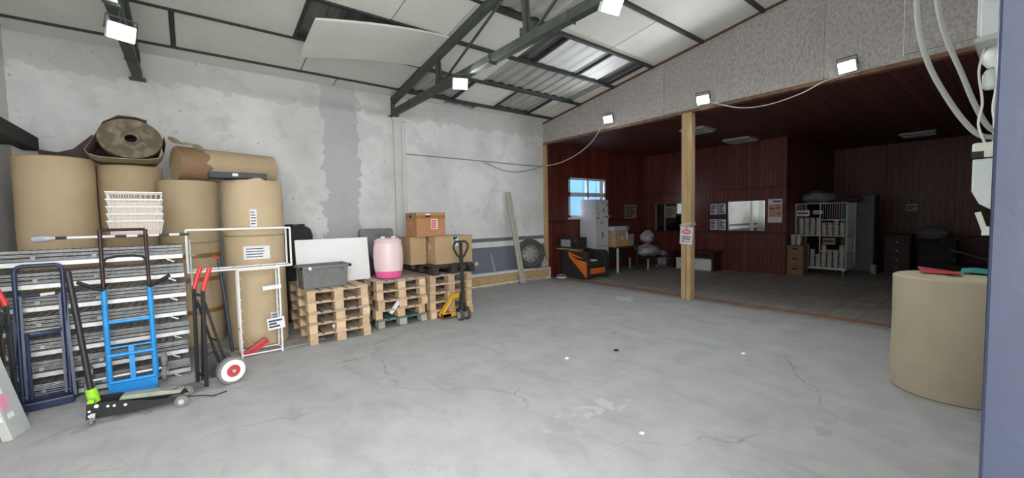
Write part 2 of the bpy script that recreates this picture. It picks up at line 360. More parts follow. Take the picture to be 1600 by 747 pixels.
# roof: corrugated sheeting above, cream panels between purlins
ce = empty('ceiling', (0,0,0), label='pitched roof with cream insulation panels and bare corrugated patches', cat='ceiling', kind='structure')
def corr(name, x0, x1, y0, y1, dz, mat, parent, pitch=.25, h=.022):
    mb = MB(); xs = []; x = x0
    while x < x1:
        for dx, z in ((0,0),(.35,0),(.5,1),(.85,1)):
            xx = x+dx*pitch
            if xx < x1: xs.append((xx, z*h))
        x += pitch
    xs.append((x1, 0)); n = len(xs)
    vs = [(x,y,zr(y)+dz+z) for y in (y0,y1) for x,z in xs] + [(x,y,zr(y)+dz+z+.004) for y in (y0,y1) for x,z in xs]
    fs = [(i,i+1,n+i+1,n+i) for i in range(n-1)] + [(2*n+i,3*n+i,3*n+i+1,2*n+i+1) for i in range(n-1)]
    return mb.add(vs, fs).build(name, mat, parent)
corr('corrugated_sheet', XL, XP+.1, -.4, YB+.3, .075, m_corr, ce)
Bx(0,1,0,1,0,1)
def roof_slab(x0, x1, y0, y1, dz0, dz1, name, mat, parent):
    mb = MB(); vs = [(x,y,zr(y)+d) for d in (dz0,dz1) for y in (y0,y1) for x in (x0,x1)]
    mb.add(vs, [(0,2,3,1),(4,5,7,6),(0,1,5,4),(2,6,7,3),(0,4,6,2),(1,3,7,5)])
    return mb.build(name, mat, parent)
PY = [8.05, 7.68, 6.72, 5.73, 4.77, 3.75, 2.75, 1.75, .75, -.3]
rows = [
 [(-1.7,2.2),(2.22,3.3),(3.32,4.45),(5.25,6.4),(6.42,7.5)],
 [(-1.7,-.07),(-.02,1.6),(1.61,3.34),(4.55,5.6),(6.66,7.05),(7.06,7.5)],
 [(-1.7,-.4),(-.39,1.33),(3.36,4.66),(7.23,7.5)],
 [(-1.7,.2),(.21,2.4),(2.41,3.3),(3.31,4.72),(7.29,7.5)],
 [(-1.7,.2),(.21,2.0),(2.01,3.35),(4.78,6.1),(6.11,7.5)],
 [(-1.7,.2),(.21,2.0),(2.01,3.4),(3.41,5.1),(5.11,7.5)],
 [(-1.7,.2),(.21,2.0),(2.01,3.9),(3.91,5.7),(5.71,7.5)],
 [(-1.7,.2),(.21,2.0),(2.01,3.9),(3.91,5.7),(5.71,7.5)],
 [(-1.7,.2),(.21,2.0),(2.01,3.9),(3.91,5.7),(5.71,7.5)]]
for k, row in enumerate(rows):
    y1, y0 = PY[k], PY[k+1]
    for (a, b) in row:
        roof_slab(a+.004, b-.004, y0+.012, y1-.012, .0+random.uniform(0,.006), .03, 'panel', m_panel, ce)
corr('white_sheet', 5.14, 6.24, 4.80, 5.71, .02, m_corr_w, ce, .28, .008); corr('white_sheet', 6.30, 6.88, 4.80, 5.71, .015, m_corr_w, ce, .28, .008)
corr('sheet', 4.68, 7.21, 5.76, 6.70, .03, M('aged_zinc_sheet', (.36,.36,.33), .6, .0, c2=(.45,.45,.42), scale=3), ce)
corr('sheet', 5.63, 6.63, 6.75, 7.66, .03, bpy.data.materials['aged_zinc_sheet'], ce)
corr('sheet', 3.40, 4.52, 6.75, 7.66, .03, bpy.data.materials['aged_zinc_sheet'], ce)
corr('sheet', 3.38, 4.75, 3.80, 4.73, .03, bpy.data.materials['aged_zinc_sheet'], ce)
for x, k in ((-.045,1),(4.53,1),(6.645,1),(5.115,3),(6.27,3),(7.25,3),(1.335,2),(5.61,1)):
    roof_slab(x-.02, x+.02, PY[k+1], PY[k], -.025, .02, 'batten', m_purlin, ce)
# purlins: one dark bar along the hall each
for y in PY[1:-1]:
    roof_slab(XL, 3.32, y-(.028 if 5<y<6 else .015), y+.015, -.022, .02, 'purlin', m_purlin, ce); roof_slab(3.32, XP, y-.025, y+.025, -.045, .02, 'purlin', m_purlin, ce)
# the sagging panel
sp = MB().grid(lambda u,v: (1.39+1.93*u, 5.66+1.0*v, zr(5.66+1.0*v)-.012-.26*(1-u)**1.6-.03), 8, 2, -.03).build('loose_panel', m_panel)
tag(sp, 'loose cream roof panel sagging down at its left end beside the steel truss', 'roof panel')

def truss(x, label):
    t = empty('roof_truss', (x, 0, 0), label=label, cat='roof truss')
    MB().bar((0,7.97,3.78),(0,-.05,3.80),.11,.11).build('bottom_chord', m_steel, t, bevel=.006)
    MB().bar((0,7.97,zr(7.97)-.125),(0,-.05,zr(-.05)-.125),.09,.12).build('top_chord', m_steel, t, bevel=.004)
    MB().bar((0,7.98,3.72),(0,7.98,4.10),.07,.05).build('end_post', m_steel, t)
    Bx(-.09,.09,7.88,8.03,3.71,3.725).build('bearing_plate', m_steel, t)
    for y in (6.04, 3.84, 1.64):
        for s in (-1,1): MB().bar((s*.028, y-.02, 3.84),(s*.028, y+.05, zr(y)-.18),.035,.05).build('strut', m_steel, t)
        Bx(-.012,.012,y-.14,y+.12,3.74,3.97).build('gusset', m_steel, t)
    for (ya, yb) in ((5.92,4.10),(3.70,1.9),(1.5,.2)):
        MB().bar((0,ya,3.85),(0,yb,zr(yb)-.18),.028).build('diagonal', m_steel, t)
    for y in (7.1, 5.4, 4.55, 3.1):
        MB().bar((0,y,3.72),(0,y+.012,3.845),.125,.012,(0,1,0)).build('chord_band', m_steel, t)
    return t
truss(3.33, 'green-grey steel roof truss across the middle of the ceiling')
truss(-.47, 'green-grey steel roof truss above the paper rolls')

# header partition over the annex opening: OSB panels
he = empty('wall_header', (0,0,0), label='weathered OSB header partition above the annex opening', cat='wall', kind='structure')
def hdr(y0, y1, z0=3.6, z1=None, mat=m_osb, name='osb_panel', x0=XP, x1=XP+.06):
    a = zr(y0)-.0 if z1 is None else z1; b = zr(y1)-.0 if z1 is None else z1
    vs = [(x,y,z) for x in (x0,x1) for (y,z) in ((y0,z0),(y1,z0),(y1,b),(y0,a))]
    return MB().add(vs, [(0,1,2,3),(7,6,5,4),(0,4,5,1),(1,5,6,2),(2,6,7,3),(3,7,4,0)]).build(name, mat, he)
js = [8.05, 5.905, 4.535, 3.235, 1.93, 1.075]
for a, b in zip(js, js[1:]): hdr(b+.004, a-.004, x0=XP+random.uniform(-.006,.003))
hdr(-.06, 1.071, 3.69); hdr(-.06, 1.071, 3.6, 3.682, x0=XP-.004)
MB().box(XP-.02, XP+.10, -.06, YB, 3.545, 3.60).build('edge_board', M('header_edge_wood', (.16,.085,.05), .8, c2=(.26,.15,.09), scale=6), he)
MB().bar((XP-.01,YB,zr(YB)-.02),(XP-.01,-.06,zr(-.06)-.02),.03,.035).build('top_batten', M('rust_batten', (.14,.06,.035), .8), he)
cst = tag(MB().box(XP-.03, XP+.06, YB-.09, YB-.001, 0, 3.54).build('corner_stud', m_batten), 'raw timber stud in the corner where white wall meets annex', 'stud')

# annex
an = Bx(XP+.1, XEND+.2, -.4, YB+.25, 3.60, 3.68).build('ceiling_annex', m_redceil); tag(an, 'low dark red boarded ceiling of the annex', 'ceiling', kind='structure')
cb = Bx(0, XEND-XP-.1, -.066, .066, 0, .02).mesh('board', m_redceil)
for i in range(59): inst(cb, 'board', an, (XP+.1, YB-.07-.138*i, 3.58))
def planks(parent, axis, fixed, a0, a1, tiers, w, holes=(), face=-1):
    """vertical boards; axis 'x' -> wall along X at y=fixed, 'y' -> wall along Y at x=fixed; face: side the boards stand out"""
    n = round((a1-a0)/w); w = (a1-a0)/n
    cache = {}
    for i in range(n):
        c = a0 + (i+.5)*w
        for (z0, z1) in tiers:
            segs = [(z0, z1)]
            for (h0,h1,hz0,hz1) in holes:
                if c+w/2 > h0 and c-w/2 < h1:
                    ns = []
                    for (p,q) in segs:
                        if hz1 <= p or hz0 >= q: ns.append((p,q)); continue
                        if hz0 > p+.02: ns.append((p,hz0))
                        if hz1 < q-.02: ns.append((hz1,q))
                    segs = ns
            for (p,q) in segs:
                k = round(q-p,3)
                if k not in cache:
                    h = w/2-.0035
                    cache[k] = (Bx(-h,h,min(0,face*.018),max(0,face*.018),0,k) if axis=='x' else Bx(min(0,face*.018),max(0,face*.018),-h,h,0,k)).mesh('plank', m_redwood)
                d = random.uniform(-.002,.002)
                inst(cache[k], 'plank', parent, (c, fixed+d, p) if axis=='x' else (fixed+d, c, p))
WX0, WX1, WZ0, WZ1 = 8.46, 10.10, 1.60, 2.74
wa = MB(); wa.box(XP+.1, WX0, YB+.02, YB+.25, -.05, 3.65); wa.box(WX1, XFAR+.2, YB+.02, YB+.25, -.05, 3.65); wa.box(WX0, WX1, YB+.02, YB+.25, -.05, WZ0); wa.box(WX0, WX1, YB+.02, YB+.25, WZ1, 3.65)
wao = wa.build('wall_annex_window', m_redtrim); tag(wao, 'red planked annex wall with the daylight window', 'wall', kind='structure')
planks(wao, 'x', YB+.018, XP+.07, XFAR, [(0,1.47),(1.53,3.58)], .105, [(WX0,WX1,WZ0,WZ1)])
Bx(XP+.07, 8.46, YB-.025, YB+.02, 1.47, 1.53).build('ledge_rail', m_redtrim, wao); Bx(10.1, XFAR, YB-.025, YB+.02, 1.47, 1.53).build('ledge_rail', m_redtrim, wao)
wc = Bx(XFAR+.02, XFAR+.25, 3.87, YB+.02, -.05, 3.65).build('wall_annex_far', m_redtrim); tag(wc, 'dark red planked far wall with mirror and notices', 'wall', kind='structure')
planks(wc, 'y', XFAR+.018, 3.87, YB, [(0,1.07),(1.12,2.28),(2.33,3.58)], .105)
for z in (1.07, 2.28): Bx(XFAR-.03, XFAR+.02, 3.87, YB, z, z+.05).build('ledge_rail', m_redtrim, wc)
wd = Bx(XFAR+.25, XEND, 3.89, 4.1, -.05, 3.65).build('wall_annex_return', m_redtrim); tag(wd, 'dark planked return wall behind the roll cage', 'wall', kind='structure')
planks(wd, 'x', 3.888, XFAR+.02, XEND, [(0,3.58)], .14)
we = Bx(XEND+.02, XEND+.25, -.4, 4.0, -.05, 3.65).build('wall_annex_end', m_redtrim); tag(we, 'deep dark red end wall of the annex', 'wall', kind='structure')
planks(we, 'y', XEND+.018, -.06, 3.88, [(0,3.58)], .14)
# window to outside
wn = empty('window_1', (WX0, YB, WZ0), label='white framed window onto blue sheet metal outside', cat='window', kind='structure')
ww, wh = WX1-WX0, WZ1-WZ0
fr = MB()
for (a,b,c,d) in ((0,ww,0,.06),(0,ww,wh-.06,wh),(0,.06,0,wh),(ww-.06,ww,0,wh),(0,ww,.60,.72),(ww/2-.04,ww/2+.02,0,wh)): fr.box(a,b,0,.07,c,d)
fr.build('window_frame', m_whitep, wn); Bx(-.05,ww+.05,-.05,.05,-.05,0).build('window_sill', m_whitep, wn)
for (a,b,c,d) in ((.06,ww/2-.04,.06,.60),(ww/2+.02,ww-.06,.06,.60),(.06,ww/2-.04,.72,wh-.06),(ww/2+.02,ww-.06,.72,wh-.06)):
    Bx(a,b,.03,.036,c,d).build('pane', m_pane, wn)
nb = empty('neighbour_shed', (9.4, 11.2, 0), label='blue sheet metal shed seen through the annex window', cat='shed')
Bx(-3.2,12,0,2.5,0,4.6).build('wall', m_blueout, nb)
for i in range(10): Bx(-3.2+.8*i,-3.17+.8*i,-.015,0,0,4.6).build('rib', m_blueout, nb)
MB().bar((-.55,-.06,0),(-.55,-.06,4.6),.14).build('post', m_bluetrim, nb); MB().bar((2.0,-.06,0),(2.0,-.06,4.6),.14).build('post', m_bluetrim, nb)
yb = Bx(-8, 22, YB+.25, 30, -.22, -.02).build('floor_rear_yard', m_concrete_out); tag(yb, 'ground outside behind the annex window', 'yard', kind='structure')

# ------------------------------------------------------------------ floodlights
def floodlight(loc, aim, label, size=.22, power=None, hang=.0):
    """LED floodlight: local -Y is the beam"""
    d = Vector(aim).normalized(); q = (-d).to_track_quat('Y', 'Z')
    t = empty('floodlight', loc, label=label, cat='floodlight', group='LED floodlights')
    t.rotation_mode = 'QUATERNION'; t.rotation_quaternion = q
    s = size/2
    MB().box(-s,s,.0,.05,-s*.72,s*.72).build('housing', m_ltgrey, t, bevel=.006)
    fins = MB()
    for i in range(7): fins.box(-s*.8+i*s*.27-.004,-s*.8+i*s*.27+.004,.05,.075,-s*.6,s*.6)
    fins.build('heat_sink', m_ltgrey, t)
    Bx(-s*.9,s*.9,-.008,0,-s*.62,s*.62).build('lens', m_led, t)
    MB().tube([(-s-.01,.03,0),(-s-.01,.03,s*1.15),(s+.01,.03,s*1.15),(s+.01,.03,0)], .008, 6).build('bracket', m_steel, t)
    if hang:
        v = q.inverted() @ Vector((0,0,hang)); MB().tube([(0,.03,0), (v.x, v.y+.03, v.z)], .010, 6).build('hanger', m_steel, t)
    L = bpy.data.lights.new('led_beam', 'AREA'); L.shape = 'RECTANGLE'; L.size = size*.85; L.size_y = size*.55; L.energy = power or LAMP_W; L.color = (.93,.97,1.0); L.spread = R(180)
    lo = bpy.data.objects.new('led_beam', L); col.objects.link(lo); lo.parent = t; lo.location = (0,-.02,0); lo.rotation_euler = (R(-90),0,0)
    return t
floodlight((3.20,5.18,3.60), (-.35,-.8,-.42), 'small bright floodlight under the middle truss, near the back wall', hang=.15)
floodlight((3.20,2.46,3.61), (-.15,-.75,-.5), 'largest bright floodlight hanging from the middle truss at the top of the picture', hang=.15)
floodlight((-.42,5.54,3.52), (.35,-.8,-.4), 'glaring floodlight on the truss above the paper rolls', hang=.22)
floodlight((7.40,5.83,3.77), (-.8,-.15,-.28), 'floodlight at the left end of the OSB header, next to the back wall')
floodlight((7.40,3.70,3.70), (-.8,-.1,-.28), 'floodlight on the OSB header right above the wooden post')
floodlight((7.40,1.64,3.68), (-.8,.15,-.28), 'rightmost floodlight on the OSB header')

# cables on wall and header
def cable(name, pts, r, mat, label, n=6, sub=6):
    P = [Vector(p) for p in pts]; out = []
    for i in range(len(P)-1):
        p0 = P[max(i-1,0)]; p1 = P[i]; p2 = P[i+1]; p3 = P[min(i+2,len(P)-1)]
        for k in range(sub):
            t = k/sub
            out.append(.5*((2*p1)+(p2-p0)*t+(2*p0-5*p1+4*p2-p3)*t*t+(3*p1-p0-3*p2+p3)*t**3))
    out.append(P[-1])
    return tag(MB().tube(out, r, n).build(name, mat, smooth=True), label, 'cable')
cable('wall_cable', [(3.40,YB-.02,3.0),(5.0,YB-.02,2.99),(6.3,YB-.02,2.98),(7.45,YB-.02,2.97)], .011, m_cable, 'thin straight cable run along the white wall to the corner stud', sub=2)
cable('hanging_cable', [(5.5,YB-.03,2.99),(5.95,YB-.04,2.84),(6.45,YB-.04,2.78),(7.0,YB-.04,2.86),(7.46,YB-.1,3.0)], .009, m_cable, 'slack cable loop sagging on the white wall left of the annex')
cable('header_cable', [(7.46,7.92,2.98),(7.46,7.4,3.0),(7.46,6.87,3.12),(7.46,6.4,3.33),(7.44,6.1,3.58),(7.44,5.9,3.74)], .009, m_cablew, 'white cable drooping from the leftmost header floodlight to the corner')
cable('header_cable', [(7.47,3.62,3.66),(7.46,3.1,3.44),(7.46,2.66,3.39),(7.46,2.2,3.46),(7.47,1.9,3.57),(7.47,1.5,3.60)], .008, m_cablew, 'white cable sagging between the two right header floodlights')
cable('header_cable', [(7.47,5.75,3.74),(7.47,5.2,3.70),(7.47,4.6,3.64),(7.47,4.1,3.66),(7.47,3.75,3.70)], .006, m_cablew, 'taut cable between the two left header floodlights')
pi = empty('conduit', (3.52,YB-.07,0), label='vertical white conduit pipe on the wall pilaster', cat='conduit')
MB().tube([(0,0,.4),(0,0,3.55)], .018, 10).build('pipe', m_whitep, pi, smooth=True)
for z in (.8,1.6,2.4,3.2): Bx(-.03,.03,-.005,.02,z-.012,z+.012).build('clip', m_ltgrey, pi)

# ------------------------------------------------------------------ paper rolls
def roll(name, c, r, z0, z1, mat, label, group, wob=.004):
    t = empty(name, (c[0],c[1],z0), label=label, cat='paper roll', group=group)
    h = z1-z0; prof = [(r-.012,0),(r,.012),(r+wob,h*.3),(r,h*.6),(r+wob*.6,h-.014),(r-.012,h)]
    MB().lathe(prof, 56, cap=False).build('wrap', mat, t, smooth=True)
    e = MB(); e.lathe([(.055,h-.03),(.06,h-.004),(r*.5,h-.003),(r-.014,h-.002)], 40, cap=False)
    e.build('end_layers', m_kraft if mat is not m_kraft_g else m_kraft_g, t, smooth=True)
    MB().lathe([(.055,.01),(.055,h-.03)], 20).build('core', m_core, t)
    return t
RC = {'a':((-1.23,7.30),.34), 'b':((-.58,7.55),.33), 'c':((.02,7.20),.33), 'd':((.70,6.52),.35)}
G1, G2 = 'upright kraft paper rolls, lower tier', 'upright kraft paper rolls, upper tier'
roll('paper_roll', *RC['a'], 0, 1.22, m_kraft, 'lower brown paper roll in the left corner behind the wire shelves', G1)
roll('paper_roll', *RC['b'], 0, 1.30, m_kraft, 'lower brown paper roll behind the stacked wire shelves, second from the left wall', G1)
rc = roll('paper_roll', *RC['c'], 0, 1.38, m_kraft_d if 0 else m_kraft, 'lower brown paper roll with brown tape bands behind the red-handled hand truck', G1)
rd = roll('paper_roll', (.70,6.52), .345, .008, 1.47, m_kraft, 'lower brown paper roll behind the upright white rack, next to the pallets', G1)
roll('paper_roll', *RC['a'], 1.222, 2.46, m_kraft, 'tall upper paper roll against the left wall', G2)
roll('paper_roll', *RC['b'], 1.302, 2.42, m_kraft, 'upper paper roll right behind the white wire baskets', G2)
roll('paper_roll', *RC['c'], 1.382, 2.22, m_kraft, 'upper paper roll third from the left wall, plain front', G2)
re_ = roll('paper_roll', *RC['d'], 1.472, 2.19, m_kraft, 'upper paper roll with white label strip and crumpled top edge', G2)
for z in (.42,.86,1.18): MB().lathe([(.337,z),(.3385,z+.01),(.3385,z+.05),(.337,z+.06)], 48, cap=False).build('tape_band', m_tape, rc, smooth=True)
# crumpled top wrap on the upper right roll
cr = MB(); n = 48; vs = []; fs = []
for k in range(n):
    a = 2*math.pi*k/n
    for j,(rr,zz) in enumerate(((.352,.66),(.358+.008*math.sin(5*a),.70),(.33+.02*math.sin(7*a),.722+.015*math.sin(3*a)),(.25,.725))):
        vs.append((rr*math.cos(a), rr*math.sin(a), zz+(.01*math.sin(9*a+j) if j else 0)))
for k in range(n):
    for j in range(3): fs.append((k*4+j,((k+1)%n)*4+j,((k+1)%n)*4+j+1,k*4+j+1))
cr.add(vs,fs).build('crumpled_wrap', m_kraft, re_, smooth=True)
def curved_label(parent, r, ang, w, z0, z1, name='label', lines=6, vertical=False, tilt=0):
    """paper label wrapped on a cylinder around local z; ang = outward direction angle"""
    def P(u, z, rr): a = ang+(u-.5)*w/r; return (rr*math.cos(a), rr*math.sin(a), z)
    o = MB().grid(lambda u,v: P(u, z0+(z1-z0)*v, r), 6, 1).build(name, m_paper, parent)
    pr = MB()
    for i in range(lines):
        z = z1-(z1-z0)*(i+1)/(lines+1); l = random.uniform(.5,.85)
        pr.grid(lambda u,v: P(.1+l*u, z+(v-.5)*(z1-z0)*.35/(lines+1), r+.0012), 5, 1)
    pr.build('print', m_ink, o)
    return o
curved_label(re_, .3535+.004, R(-97), .075, .12, .34, lines=5)
l2 = curved_label(rd, .352, R(-94), .30, 1.16, 1.33, lines=4)
curved_label(rd, .352, R(-62), .15, .30, .44, lines=3)
# horizontal rolls on top
hr = empty('paper_roll_lying', (-.50,6.78,2.69), rz=R(4), label='paper roll lying on top with its worn grey end facing out', cat='paper roll', group='paper rolls lying on top')
H = lambda r, y: MB()
def oval(r, y, a): return (r*1.08*math.cos(a), y, r*.86*math.sin(a))
def ovl(prof, n=48):
    mb = MB(); vs = [oval(r,y,2*math.pi*k/n) for r,y in prof for k in range(n)]
    fs = [(i*n+k,i*n+(k+1)%n,(i+1)*n+(k+1)%n,(i+1)*n+k) for i in range(len(prof)-1) for k in range(n)]
    return mb.add(vs, fs)
ovl([(.272,0),(.275,.02),(.275,1.0),(.27,1.02)]).build('wrap', m_kraft_d, hr, smooth=True)
ovl([(.272,.0),(.24,.006),(.18,.002),(.12,.007),(.085,.004),(.055,.008)]).build('end_layers', m_rollend, hr, smooth=True)
ovl([(.085,.001),(.08,-.012),(.055,-.012),(.05,.012)]).build('core_ring', m_rollend, hr, smooth=True)
ovl([(.05,.012),(.05,.25),(.001,.25)]).build('core', m_core, hr)
# loose outer flap of that roll
fl_ = []
for i in range(13):
    a = R(55-i*22); rr = .30+.022*math.sin(max(0,i-4)/8*math.pi)*3*(1 if i>5 else .0)
    fl_.append((rr*1.08*math.cos(a), max(-.275,rr*.9*math.sin(a))))
fl_ = [(.16,.235),(.05,.262),(-.10,.262),(-.23,.17),(-.30,.02),(-.36,-.10),(-.40,-.16),(-.38,-.215),(-.28,-.245),(-.1,-.25),(.12,-.248),(.25,-.22),(.31,-.14),(.325,-.02),(.31,.06)]
MB().grid(lambda u,v: (fl_[min(14,round(u*14))][0], -.01+.9*v, fl_[min(14,round(u*14))][1]), 14, 1, .006).build('loose_flap', m_kraft_g, hr, smooth=True)
h2 = empty('paper_roll_lying', (-.10,7.22,2.47), rz=R(18), label='paper roll lying crosswise against the wall behind the upright rolls', cat='paper roll', group='paper rolls lying on top')
mx = AX
MB().lathe([(.225,0),(.23,.012),(.225,1.24),(.21,1.25)], 48, mx @ T(0,0,0), cap=True).build('wrap', m_kraft, h2, smooth=True)
tw = MB(); n = 14
vs = []
for k in range(n+1):
    a = R(100+220*k/n); e = .30+.05*math.sin(k*2.3)+.06*(k/n)
    for x in (-.004,e): vs.append((x, .233*math.cos(a), .233*math.sin(a)))
tw.add(vs, [(2*k,2*k+2,2*k+3,2*k+1) for k in range(n)]).build('torn_brown_layer', m_kraft_d, h2, smooth=True)
tp = tag(MB().grid(lambda u,v: (-.16+.36*u, 6.92+.12*v-.05*u, 2.76-.11*u+.03*math.sin(u*9+v*3)), 8, 3, .004).build('torn_paper', m_kraft_g), 'torn pale sheet of kraft paper beside the lying roll', 'paper')
bs = empty('black_slab', (.52,6.36,2.205), label='dark grey flat slab with white sticker on top of the upper right roll', cat='slab')
Bx(-.30,.32,-.16,.16,0,.075).build('slab', M('charcoal_foam', (.045,.05,.058), .7, c2=(.065,.07,.078), scale=9), bs, bevel=.008)
Bx(-.06,-.0,-.165,-.16,.025,.06).build('sticker', m_paper, bs)
dc = tag(MB().prism([(-1.40,2.47),(-.93,2.47),(-.80,2.52),(-.83,2.70),(-.92,2.82),(-1.10,2.62),(-1.24,2.565),(-1.40,2.59)], .012, T(0,7.55,0) @ RX(R(90))).build('cardboard_sheet', m_darkcard), 'bent dark brown cardboard sheet on top of the left paper roll', 'cardboard')
lb = empty('wall_beam', (-1.48,7.66,2.58), label='dark box beam along the left wall above the paper rolls', cat='beam')
MB().box(-.07,.07,-2.6,0,0,.165).build('beam', m_blackm, lb, bevel=.004); MB().box(-.24,-.09,-2.5,-2.4,.03,.16).build('bracket', m_blackm, lb); MB().box(-.24,-.09,-.3,-.2,.03,.16).build('bracket', m_blackm, lb)
# big roll at right
br = roll('paper_roll', (5.33,.38), .40, 0, 1.05, m_kraft_g, 'pale kraft paper roll standing alone next to the blue gate post', 'single rolls', wob=.006)
rs = tag(MB().grid(lambda u,v: (5.36+.26*u, .60-.26*v+.05*u, 1.056+.03*u*(1-v)+.01*math.sin(6*u)), 6, 4, .006).build('red_sheet', m_redsheet), 'red plastic sheet lying on the right-hand paper roll', 'sheet')
ts = tag(MB().grid(lambda u,v: (5.52+.2*u, .36-.28*v, 1.058+.02*u+.012*math.sin(5*v)), 6, 4, .006).build('teal_sheet', m_teal), 'teal plastic sheet lying on the right-hand paper roll beside the red one', 'sheet')

# ------------------------------------------------------------------ pallets
PW, PL = .8, 1.2
def make_pallet(loc, label, mats=(m_wood, m_wood), rz=0, group=None, jit=.0):
    t = empty('wooden_pallet', loc, rz=rz, label=label, cat='pallet', group=group)
    top, blk = mats
    me = PM.get((top.name, blk.name))
    if me is None:
        me = PM[(top.name, blk.name)] = dict(
          d1=Bx(-.0725,.0725,0,PL,0,.016).mesh('deck_board', top), d2=Bx(-.05,.05,0,PL,0,.016).mesh('deck_board', top),
          s=Bx(-PW/2,PW/2,-.0725,.0725,0,.016).mesh('stringer', top), b1=Bx(-.05,.05,-.0725,.0725,0,.099).mesh('block', blk), b2=Bx(-.06,.06,-.0725,.0725,0,.099).mesh('block', blk),
          f1=Bx(-.05,.05,0,PL,0,.013).mesh('base_board', top), f2=Bx(-.06,.06,0,PL,0,.013).mesh('base_board', top))
    for x, k in ((-.35,'f1'),(0,'f2'),(.35,'f1')): inst(me[k], 'base_board', t, (x,0,0))
    for x, k in ((-.35,'b1'),(0,'b2'),(.35,'b1')):
        for y in (.0725,.6,1.1275): inst(me[k], 'block', t, (x+random.uniform(-.004,.004),y+random.uniform(-.004,.004),.013))
    for y in (.0725,.6,1.1275): inst(me['s'], 'stringer', t, (0,y,.112))
    for x, k in ((-.3275,'d1'),(-.165,'d2'),(0,'d1'),(.165,'d2'),(.3275,'d1')): inst(me[k], 'deck_board', t, (x,random.uniform(-.006,.006),.128))
    return t
PM = {}
ORD = ['bottom', 'second from bottom', 'middle', 'second from top', 'top']
for sx, sy, nm, seed in ((1.585,5.83,'left stack carrying the grey crate',1), (2.535,5.97,'middle stack carrying the pink drum',2), (3.43,5.99,'right stack behind the yellow pallet truck',3)):
    for k in range(5):
        random.seed(seed*10+k)
        mats = (m_wood, m_block)
        if seed == 2 and k == 0: mats = (m_woodgreen, m_woodg)
        elif (seed == 2 and k == 4) or (seed == 3 and k == 4): mats = (m_woodg, m_block)
        elif seed == 1 and k == 2: mats = (m_woodg, m_block)
        ox, oy = random.uniform(-.02,.02), random.uniform(-.02,.02)
        make_pallet((sx+ox, sy+oy, .1445*k), ('green-stained ' if mats[0] is m_woodgreen else '') + 'wooden pallet, %s of the %s' % (ORD[k], nm), mats, R(random.uniform(-1,1)), 'wooden pallets in three stacks')
random.seed(11)
ZT = .1445*4+.144
bp = make_pallet((3.46,5.93,ZT+.002), 'black pallet under the cardboard boxes', (m_woodblk, m_woodblk))
ZB = ZT+.147

# things on the pallets
gc = empty('storage_crate', (1.46,6.02,ZT), label='grey plastic storage crate with lid clips on the left pallet stack', cat='crate')
def taper(x0,x1,y0,y1,z0,z1,g,th,mb=None):
    mb = mb or MB()
    o0 = [(x0,y0),(x1,y0),(x1,y1),(x0,y1)]; o1 = [(x0-g,y0-g),(x1+g,y0-g),(x1+g,y1+g),(x0-g,y1+g)]
    i1 = [(x0-g+th,y0-g+th),(x1+g-th,y0-g+th),(x1+g-th,y1+g-th),(x0-g+th,y1+g-th)]; i0 = [(x0+th,y0+th),(x1-th,y0+th),(x1-th,y1-th),(x0+th,y1-th)]
    vs = [(*p,z0) for p in o0]+[(*p,z1) for p in o1]+[(*p,z1) for p in i1]+[(*p,z0+th) for p in i0]
    fs = [(3,2,1,0)]
    for a,b in ((0,4),(4,8),(8,12)): fs += [(a+k,a+(k+1)%4,b+(k+1)%4,b+k) for k in range(4)]
    fs += [(12,13,14,15)]
    return mb.add(vs, fs)
taper(-.285,.285,.0,.36,0,.30,.012,.012).build('body', m_crate, gc, bevel=.006)
rim = MB(); 
for (a,b,c,d) in ((-.33,.34,-.04,-.012),(-.33,.34,.372,.40),(-.33,-.297,-.04,.40),(.297,.34,-.04,.40)): rim.box(a,b,c,d,.275,.31)
rim.build('rim', m_crate, gc, bevel=.004)
for x in (-.20,.25): Bx(x-.03,x+.03,-.048,-.01,.22,.285).build('clip', m_crate, gc)
MB().lathe([(.022,0),(.022,.008)], 16, T(-.21,-.05,.285) @ RX(R(90))).build('sticker', m_paper, gc)
wbd = empty('white_board', (1.70,6.43,ZT), label='white panel board leaning behind the grey crate', cat='board')
MB().box(-.52,.52,0,.03,0,.66, RX(R(-8))).build('panel', m_whitep, wbd, bevel=.005)
MB().lathe([(.008,0),(.008,.004)], 12, RX(R(-8)) @ T(.44,-.002,.6) @ RX(R(90))).build('screw', m_galv, wbd)
dr = empty('plastic_drum', (2.47,6.30,ZT), label='translucent pink plastic drum on the middle pallet stack', cat='drum')
MB().lathe([(.16,0),(.185,.012),(.20,.06),(.213,.12)], 40, cap=True).build('liquid_zone', m_pinkl, dr, smooth=True)
MB().lathe([(.213,.12),(.225,.22),(.228,.36),(.222,.48),(.205,.56),(.185,.615),(.16,.63),(.15,.632)], 40).build('body', m_pinkd, dr, smooth=True)
MB().lathe([(.205,.575),(.214,.58),(.214,.60),(.195,.605)], 40, cap=False).build('hoop', m_pinkd, dr, smooth=True)
for x in (-.08,.09): MB().lathe([(.035,.63),(.035,.655),(.03,.66)], 20, T(x,0,0)).build('bung_cap', m_whitep, dr, smooth=True)
def hazard(parent, m, s=.055):
    d = MB().prism([(s,0),(0,s),(-s,0),(0,-s)], .001, m).build('hazard_label', m_inkred, parent); k = s*.8
    e = MB().prism([(k,0),(0,k),(-k,0),(0,-k)], .0012, m @ T(0,0,.001)).build('field', m_paper, d)
    MB().prism([(.012,-.02),(.018,0),(.006,.012),(.003,.028),(-.008,.012),(-.016,.002),(-.010,-.02)], .001, m @ T(0,0,.0024)).build('flame', m_ink, d)
